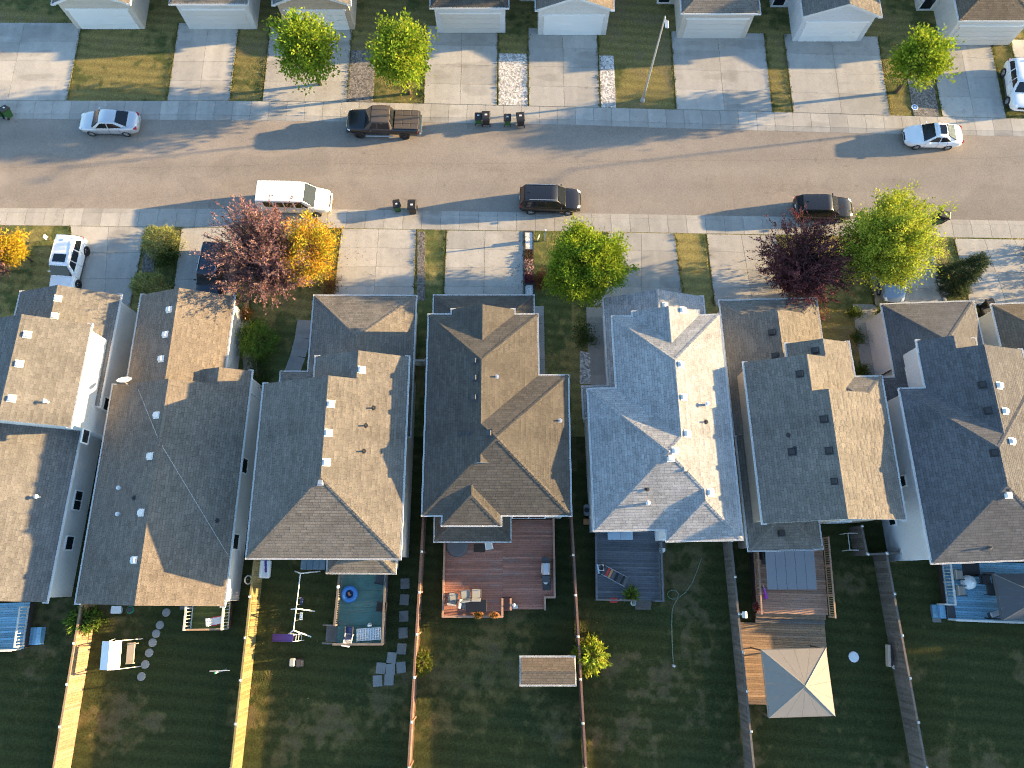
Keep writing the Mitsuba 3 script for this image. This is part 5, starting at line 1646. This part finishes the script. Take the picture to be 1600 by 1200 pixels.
m, cl = leaves_mesh(Pp, np.c_[r.normal(size=(160, 2)) * .8, np.full(160, .8)], .62, mixcols(160, [(.16, .24, .03), (.10, .17, .03), (.22, .27, .06)], 5), 6, asp=9, spread=.3)
part(k, 'leaves', m, 'm_leaf', color=cl)
part(k, 'inner_pot', lathe([(0, 0), (.13, 0), (.16, .22), (0, .2)], 14, (q2[0], q2[1], .6)), 'm_soil')
obj('storage_box', 'white lidded bin beside the rail of the slate blue deck', 'box', [('bin', ('b', (*(10.08, 2.19), .35), (.42, .42, .7)), 'm_white'), ('lid', ('b', (*(10.03, 2.43), .75), (.5, .36, .06)), 'm_trim_dark')])
obj('air_conditioner', 'outdoor air conditioner in the gap left of the pale blue grey house', 'air conditioner', [('case', ('b', (*(5.12, 4.80), .4), (.42, .75, .75)), 'm_grey'), ('fan_grille', lathe([(0, .02), (.17, .02), (.17, 0), (0, 0)], 16, (*(5.08, 4.77), .78)), 'm_black'), ('pallet', ('b', (*(5.12, 4.04), .15), (.5, .4, .3)), 'm_terra')])


def tube_path(pts, r, n=5):
    return cat_m([cyl(a, b, r, n=n) for a, b in zip(pts[:-1], pts[1:])])


hp = [(12.84, 1.62), (12.52, 0.87), (12.12, 0.04), (11.65, -0.58), (11.25, -0.87), (11.03, -1.03), (10.79, -1.40), (10.64, -1.81), (10.57, -2.62), (10.53, -3.62), (10.52, -4.41), (10.53, -5.04)]
cp = (10.76, -0.75)
ring_ = [(cp[0] + .36 * math.cos(t), cp[1] + .29 * math.sin(t), .03) for t in np.linspace(0, 6.4, 26)]
obj('garden_hose', 'thin garden hose with one loop on the lawn right of the slate blue deck', 'hose', [('hose', tube_path([(*q, .025) for q in hp], .022), 'm_hose'), ('loop', tube_path(ring_, .020), 'm_hose'), ('sprinkler', lathe([(0, 0), (.10, 0), (.06, .12), (.09, .3), (0, .36)], 10, (*(10.52, -5.19), 0)), 'm_galv')])

# canopy, gazebo, umbrella on the brown deck
k = thing('canopy', 'flat grey panelled canopy over the brown deck', 'canopy')
a, b = np.array((16.19, -0.40)), np.array((19.33, 2.33))
for i in range(5):
    x0, x1_ = a[0] + (b[0] - a[0]) * i / 5, a[0] + (b[0] - a[0]) * (i + 1) / 5
    part(k, 'roof_panel', hullm([(x, y + 0, z + dz) for x in (x0 + .012, x1_ - .012) for y, z in ((a[1], 2.70), (b[1], 2.90)) for dz in (0, .035)]), 'm_canvas_grey')
    if i: part(k, 'rib', hullm([(x0 + dx, y, z + dz) for dx in (-.02, .02) for y, z in ((a[1], 2.70), (b[1], 2.90)) for dz in (-.03, .02)]), 'm_dark_grey')
for x in (a[0] + .1, b[0] - .1):
    part(k, 'post', cyl((x, a[1] + .12, .9), (x, a[1] + .12, 2.7), .045, n=8), 'm_dark_grey')
    part(k, 'beam', cyl((x, a[1], 2.66), (x, b[1], 2.86), .04, n=6), 'm_dark_grey')


def gazebo(label, cs, ze, ap, za, m, posts, zb, valance=None, group=None, folds=4):
    k = thing('gazebo', label, 'gazebo', group)
    ap = np.array([*ap, za])
    cs = [np.array([*c, ze]) for c in cs]
    for i in range(4):
        c0, c1 = cs[i], cs[(i + 1) % 4]
        for j in range(folds):
            p0, p1 = c0 + (c1 - c0) * j / folds, c0 + (c1 - c0) * (j + 1) / folds
            sag = np.array([0, 0, -.05])
            n = np.cross(p1 - p0, ap - p0); n /= np.linalg.norm(n)
            if n[2] < 0: n = -n
            mid_ = (p0 + p1 + ap) / 3
            f = lambda q: q + (mid_ - q) / np.linalg.norm(mid_ - q) * .018
            part(k, 'roof_panel', hullm([f(p0), f(p1), f(ap), f(p0) - n * .02, f(p1) - n * .02, f(ap) - n * .02]), m)
        v = np.array([0, 0, -.22])
        part(k, 'valance', hullm([c0, c1, c0 + v, c1 + v, c0 * .999 + v + [.01, .01, 0], c1 + [.01, .01, 0]]), m)
        part(k, 'hip_rib', cyl(c0 + [0, 0, .0], ap + [0, 0, .01], .022, n=6), 'm_trim_tan' if m != 'm_canvas_dark' else 'm_canvas_tan')
        part(k, 'post', cyl((c0[0] * .97 + ap[0] * .03, c0[1] * .97 + ap[1] * .03, zb), (c0[0] * .97 + ap[0] * .03, c0[1] * .97 + ap[1] * .03, ze - .05), .05, n=8), posts)
    return k


gx0, gy0 = (15.52, -4.01); gx1, gy1 = (19.55, -3.90); gap_ = (17.40, -5.83)
gazebo('tan hip roofed gazebo at the bottom edge on the lower deck', [(gx0, gy0), (gx1, gy1), (gx1 + .1, gy1 - 3.9), (gx0 + .1, gy0 - 3.9)], 2.6, ((gx0 + gx1) / 2 + .05, gy0 - 1.95), 3.75, 'm_canvas_tan', 'm_trim_dark', .34)
obj('closed_umbrella', 'folded magenta umbrella leaning on the brown deck', 'umbrella', [('cloth', cyl((*(16.63, -0.93), 1.0), (*(16.26, -0.28), 1.9), .13, .06, 8), 'm_magenta', True), ('pole', cyl((*(16.68, -1.06), .9), (*(16.14, -0.12), 2.2), .02, n=6), 'm_galv')])
planter('pot of red flowers in the corner of the brown deck', (15.91, -1.49), .9, .22, .30, [(.42, .05, .06), (.30, .05, .05), (.10, .12, .04)], 93, 'm_trim_dark')
obj('grill', 'dark box grill at the left of the grey canopy', 'barbecue', [('case', ('b', (*(16.59, 1.83), 1.35), (.36, .7, .9)), 'm_black'), ('shelf', ('b', at((16.52, 1.82), 0, -.5, 1.6), (.36, .3, .04)), 'm_dark_grey')])
q = (14.80, -1.95)
obj('bird_house', 'white box on a post at the weathered fence', 'bird house', [('post', cyl((q[0], q[1], 0), (q[0], q[1], 1.9), .04, n=6), 'm_white'), ('house_box', ('b', (q[0], q[1], 2.0), (.24, .30, .26)), 'm_white'), ('perch_roof', hullm([(q[0] + a, q[1] + b, 2.13) for a in (-.16, .16) for b in (-.2, .2)] + [(q[0], q[1] + b, 2.26) for b in (-.2, .2)]), 'm_offwhite')])

# light blue deck things
obj('rug', 'black square mat on the light blue deck under the eave', 'mat', [(None, boxr((*(30.60, 0.90), .612), (1.15, .95, .02), -2), 'm_black')])
q = (30.06, 0.04)
obj('fire_bowl_cover', 'white dome cover standing on the light blue deck', 'cover', [('dome', lathe([(0, .62), (.10, .60), (.30, .50), (.42, .32), (.46, .10), (.44, .0), (0, .0)], 28, (q[0], q[1], .85)), 'm_white', 40), ('knob', trimesh.creation.icosphere(2, .07).apply_translation([q[0], q[1], 1.5]), 'm_white', True), ('stand', cyl((q[0], q[1], .6), (q[0], q[1], .86), .16, n=12), 'm_galv')])
chair('low brown lounge chair by the white railing, nearer the house', (29.45, 0.52), .6, 88, 'm_trim_tan', 'm_dark_grey', .62)
chair('low brown lounge chair by the white railing, farther from the house', (29.45, -0.49), .6, 88, 'm_trim_tan', 'm_dark_grey', .62)
chair('dark armchair beside the grey hip canopy on the light blue deck', (31.16, 0.20), .6, 0, 'm_dark_grey', 'm_black', .7)
chair('dark armchair below the other at the grey hip canopy', (31.43, -0.41), .6, -90, 'm_dark_grey', 'm_black', .7)
obj('grill', 'small steel grill at the lower edge of the light blue deck', 'barbecue', [('case', boxr((*(31.30, -1.97), 1.1), (.62, .34, .5), 18), 'm_dark_grey'), ('lid', boxr((*(31.20, -1.92), 1.40), (.60, .32, .08), 18), 'm_galv')])
ga, gb = (30.84, 0.55), (30.95, -2.26)
gazebo('dark grey hip canopy on the light blue deck at the right edge', [ga, (ga[0] + 4.0, ga[1] + .1), (gb[0] + 4.0, gb[1] + .1), gb], 2.5, ((ga[0] + gb[0]) / 2 + 2.0, (ga[1] + gb[1]) / 2 + .05), 3.7, 'm_canvas_dark', 'm_black', .6)

# yard between the brown deck and the light blue deck
q = (22.35, -4.66)
obj('garden_disc', 'white round lid lying on the lawn right of the gazebo', 'lid', [('disc', lathe([(0, .10), (.30, .07), (.34, .02), (.30, 0), (0, 0)], 24, (q[0], q[1], .02)), 'm_white', 40), ('rim', lathe([(.34, .04), (.40, .02), (.40, 0), (.34, 0), (.34, .04)], 24, (q[0], q[1], .0)), 'm_soil')])
q = (24.43, -4.52)
obj('garden_bench', 'dark bench with pale back against the weathered grey fence', 'bench', [('seat', boxr((q[0] + .12, q[1], .42), (.34, 1.3, .05), -6), 'm_dark_grey'), ('backrest', boxr((q[0] - .14, q[1], .68), (.16, 1.35, .45), -6), 'm_trim_tan'), ('leg', boxr((q[0] + .1, q[1] + .5, .2), (.3, .06, .4), -6), 'm_dark_grey'), ('leg', boxr((q[0] + .1, q[1] - .5, .2), (.3, .06, .4), -6), 'm_dark_grey')])
q = (24.88, -5.28)
obj('flower_pot', 'cluster of small pots at the foot of the weathered grey fence', 'pots', [('pot', lathe([(0, 0), (.11, 0), (.15, .26), (.12, .26), (0, .2)], 12, (q[0], q[1], 0)), 'm_ceramic', 40), ('pot', lathe([(0, 0), (.09, 0), (.12, .22), (.1, .22), (0, .16)], 12, (q[0] + .28, q[1] + .1, 0)), 'm_dark_grey', 40), ('pot', lathe([(0, 0), (.08, 0), (.11, .2), (.09, .2), (0, .15)], 12, (q[0] - .1, q[1] + .28, 0)), 'm_terra', 40)])
q = (22.62, 2.60)
obj('trellis', 'wooden clothes frame beside the jog of the weathered grey fence', 'frame', [('post', cyl((q[0] - .2, q[1] + .6, 0), (q[0] - .2, q[1] + .6, 1.2), .03, n=6), 'm_offwhite'), ('post', cyl((q[0] - .2, q[1] - .5, 0), (q[0] - .2, q[1] - .5, 1.2), .03, n=6), 'm_offwhite'), ('bar', cyl((q[0] - .2, q[1] + .6, 1.2), (q[0] - .2, q[1] - .5, 1.2), .025, n=6), 'm_offwhite'), ('bar', cyl((q[0] - .2, q[1] - .5, 1.2), (q[0] + .4, q[1] - .5, 1.2), .025, n=6), 'm_offwhite'), ('bar', cyl((q[0] - .2, q[1] + .6, 1.2), (q[0] + .5, q[1] + .6, 1.2), .025, n=6), 'm_offwhite')])

# yard of the brown roofed house
for i, q in enumerate(((-22.97, -1.89), (-23.29, -2.68), (-23.47, -3.22), (-23.63, -3.78), (-23.77, -4.41), (-23.93, -5.12), (-24.08, -5.86))):
    k = thing('stepping_stone', 'round grey stepping stone, %s in the row behind the brown roofed house' % ['nearest the house', 'second', 'third', 'fourth', 'fifth', 'sixth', 'lowest'][i], 'stepping stone')
    part(k, None, lathe([(0, .05), (.24, .045), (.27, .02), (.27, -.05), (0, -.05)], 22, (q[0], q[1], .02)), 'm_concrete', uv=(0, .85))
obj('storage_box', 'white box on the lawn under the rear eave of the brown roofed house', 'box', [('box', ('b', (*(-26.13, -1.75), .3), (.60, .42, .55)), 'm_pale_blue'), ('lid', ('b', (*(-26.04, -1.69), .60), (.64, .46, .06)), 'm_white')])
q = (-25.29, -1.71)
obj('hose_reel', 'green hose reel beside the white box', 'hose reel', [('coil', lathe([(.20 + .06 * math.cos(t), .12 + .06 * math.sin(t)) for t in np.linspace(0, 2 * math.pi, 10)], 20, (q[0], q[1], .1)), 'm_hosegreen', True), ('stand', ('b', (q[0], q[1], .25), (.3, .3, .3)), 'm_dark_grey')])
k = thing('garden_swing', 'canopied garden swing with white and blue cloth at the bottom left', 'garden swing')
a, b = (-25.29, -3.54), (-25.19, -5.24)
for s_, mt in ((-1, 'm_pale_blue'), (1, 'm_white')):
    part(k, 'canopy', hullm([(a[0], a[1], 2.22), (b[0], b[1], 2.22), (a[0] + s_ * .62, a[1], 1.95), (b[0] + s_ * .62, b[1], 1.95), (a[0], a[1], 2.20), (b[0], b[1], 2.20), (a[0] + s_ * .62, a[1], 1.92), (b[0] + s_ * .62, b[1], 1.92)]), 'm_white')
for e in (a, b):
    for s_ in (-.55, .65): part(k, 'leg', cyl((e[0] + s_ * .3, e[1], 1.95), (e[0] + s_ * 1.5, e[1], 0), .03, n=6), 'm_offwhite')
part(k, 'seat', boxr((a[0] + .55, (a[1] + b[1]) / 2, .5), (.5, 1.3, .08), 3), 'm_trim_tan')
part(k, 'armrest', boxr((a[0] + .78, (a[1] + b[1]) / 2 + .6, .7), (.5, .06, .3), 3), 'm_trim_tan'); part(k, 'armrest', boxr((a[0] + .70, (a[1] + b[1]) / 2 - .6, .7), (.5, .06, .3), 3), 'm_trim_tan')
chair('red and white folding chair in the corner of the olive floored deck', (-19.16, -2.37), .6, 100, 'm_white', 'm_red', .5)
q = (-18.59, -5.43)
obj('clothes_post', 'pale clothes line post beside the yellow fence', 'clothes post', [('post', cyl((q[0], q[1], 0), (q[0], q[1], 1.9), .05, n=8), 'm_ceramic'), ('arm', cyl((q[0] - .35, q[1] + .1, 1.9), (q[0] + .9, q[1] + .15, 1.95), .025, n=6), 'm_offwhite'), ('clip', boxr((q[0], q[1], 1.92), (.10, .14, .1), 0), 'm_hosegreen')])
q = (-17.34, 0.20)
obj('wreath', 'pale ring of hose hung beside the yellow fence', 'hose', [('coil', lathe([(.26 + .05 * math.cos(t), .05 * math.sin(t)) for t in np.linspace(0, 2 * math.pi, 9)], 22).apply_transform(trimesh.transformations.rotation_matrix(1.0, [0, 1, 0])).apply_translation([q[0], q[1], 1.1]), 'm_offwhite', True), ('hook', cyl((q[0], q[1], 1.3), (q[0] + .1, q[1], 1.45), .015), 'm_galv')])

fence('board fence just outside the right edge of the picture', [(37.6, -.2), (38.6, -12.0)], 2, side=1, tn=.85, ext=2)

# shed at the bottom edge
HS = House('small brown roofed garden shed at the bottom edge behind the red deck', (0.55, -6.08), 0.0, 7, 4, cat='shed', name='garden_shed')
HS.main = HS.roof('roof', [B(0, 3.35, 0, 1.6, 'g', 'g', z=2.2, axis='x')])
HS.build_walls()
HS.window(1.6, .26, 1.0, .6, .5, '-y'); HS.window(2.6, .26, .1, .8, 1.8, '-y', 'door')

# satellite dish and cable on the brown roof
q = (-25.74, 12.89)
d = part(H2.key, 'satellite_dish', lathe([(0, 0), (.16, .015), (.36, .08), (.46, .16), (.455, .17), (.34, .10), (0, .025)], 24).apply_transform(trimesh.transformations.rotation_matrix(-.9, [1, 0, 0])).apply_translation([q[0], q[1], 4.1]), 'm_white', smooth=40)
part(d, 'mast', tube_path([(q[0] + .15, q[1] - .5, 3.2), (q[0] + .05, q[1] - .1, 3.8), (q[0], q[1] - .05, 4.05)], .03, 6), 'm_galv')
part(d, 'feed_arm', cyl((q[0], q[1], 4.0), (q[0] + .45, q[1] + .25, 4.35), .015, n=5), 'm_galv')
cps = []
for t in np.linspace(0, 1, 14):
    w_ = np.array((-24.75, 12.35)) * (1 - t) + np.array((-18.00, 1.67)) * t
    l_ = H2.loc(w_)
    cps.append((w_[0], w_[1], H2.height(l_[0], l_[1]) + .03))
part(d, 'cable', tube_path(cps, .012, 4), 'm_offwhite')

# flower strip beside the central driveway
q0 = (1.28, 26.01); q1 = (1.24, 20.32)
k = thing('planting_bed', 'edged strip of white stones and flowers along the central driveway', 'flower bed')
L_ = q0[1] - q1[1]
wx = .60
bx(k, 'soil', (q0[0], (q0[1] + q1[1]) / 2, -.02), (wx, L_, .08), 'm_soil')
for yy in (q0[1], q0[1] - 1.55, q0[1] - 4.4, q1[1]): bx(k, 'edging', (q0[0], yy, .03), (wx + .14, .10, .14), 'm_trim_dark')
for sx in (-1, 1): bx(k, 'edging', (q0[0] + sx * (wx / 2 + .05), (q0[1] + q1[1]) / 2, .03), (.08, L_, .14), 'm_trim_dark')
r = np.random.default_rng(77)
for (ya, yb, n) in ((q0[1] - .08, q0[1] - 1.46, 520), (q0[1] - 4.45, q1[1] + .08, 400)):
    ms, cs_ = [], []
    for _ in range(n):
        s_ = trimesh.creation.icosahedron(); s_.apply_scale([.035 + .03 * r.random(), .035 + .03 * r.random(), .03]); s_.apply_transform(trimesh.transformations.rotation_matrix(r.random() * 6, [0, 0, 1]))
        s_.apply_translation([q0[0] + (r.random() - .5) * (wx - .06), ya + (yb - ya) * r.random(), .03]); ms.append(s_); cs_ += [[v, v * .98, v * .95] for v in [.45 + .3 * r.random()]] * 12
    part(k, 'white_stones', cat_m(ms), 'm_stone', color=np.array(cs_), kind='stuff')
for (ya, yb, n, pal) in ((q0[1] - 2.4, q0[1] - 3.7, 520, [(.66, .42, .42), (.74, .66, .62), (.50, .14, .16), (.10, .14, .04)]), (q0[1] - 3.6, q0[1] - 4.3, 420, [(.14, .03, .07), (.10, .03, .06), (.30, .05, .08)]), (q0[1] - 1.6, q0[1] - 2.4, 260, [(.08, .09, .03), (.16, .06, .06)])):
    P = np.c_[q0[0] + (r.random(n) - .5) * (wx + .1), ya + (yb - ya) * r.random(n), .05 + .22 * r.random(n)]
    m, cl = leaves_mesh(P, np.tile([0, 0, .7], (n, 1)), .09, mixcols(n, pal, n, .2), n)
    part(k, 'flowers', m, 'm_leaf', color=cl, kind='stuff')

# boulders along the curved gravel strip by the slate roofed house
gk = [kk for kk in labels if kk.startswith('gravel')][0]
pts = [(31.74, 25.15), (31.82, 24.72), (31.85, 24.29), (31.93, 23.87), (32.01, 23.44), (32.04, 23.02), (32.11, 22.55), (32.18, 22.08), (32.38, 21.82), (32.40, 21.35), (32.41, 20.83), (32.43, 20.37)]
for i, q in enumerate(pts):
    for j in range(3):
        s_ = trimesh.creation.icosphere(1)
        rr = .09 + .09 * r.random() if i != 8 else .22
        s_.vertices *= (1 + .25 * (r.random((len(s_.vertices), 1)) - .5)) * np.array([rr, rr * (.8 + .4 * r.random()), rr * .6])
        s_.apply_translation([q[0] + (r.random() - .5) * .30, q[1] + (r.random() - .5) * .4, .05])
        v = .25 + .3 * r.random() if i != 8 else .55
        part(gk, 'stone', s_, 'm_stone', smooth=False, color=np.tile([v, v * .97, v * .93], (len(s_.vertices), 1)))

# cedars outside the right edge that shade the driveway, and neighbours beyond
for i, (x, y, h_) in enumerate(((39.6, 24.2, 4.2), (40.2, 22.4, 4.0), (40.8, 20.8, 4.4))):
    spray_plant('cedar', 'upright cedar outside the right edge, %s of the row' % ['nearest the street', 'middle', 'farthest from the street'][i], (x, y), h_, .6, .6, SPRUCE, 120 + i, n=420, cone=True, cat='tree', blade=.3, group='cedars outside the right edge')
tree('yard_tree', 'broad tree in the neighbouring back yard outside the right edge', (50, -5.5), 7.5, 4.6, (3.0, 3.2, 3.0), GREEN, 260, 40, .24, .5, 131)
tree('yard_tree', 'second broad tree beyond the right edge, farther from the houses', (53, -11), 7.5, 4.4, (3.0, 3.4, 3.2), GREEN, 260, 40, .24, .5, 132)
tree('yard_tree', 'third tree beyond the right edge, close behind the last house', (61, -3.0), 8.5, 5.0, (3.0, 3.4, 3.6), GREEN, 260, 40, .24, .5, 133)
H9 = House('house beyond the right edge of the picture', (47.6, -.6), -2.6, 5, 0)
H9.main = H9.roof('roof', [B(0, 8.8, 0, 11.5, 'h', 'h'), B(0, 7.5, 5, 14, 'h', 'n')])
H9.roof('garage_roof', [B(-1.2, 5.8, 9, 18, 'h', 'n', z=3.0)])
H9.build_walls(); H9.garage_door(2.2, 17.74, 4.6); H9.window(.26, 5, 1.2, .8, .8, '-x')
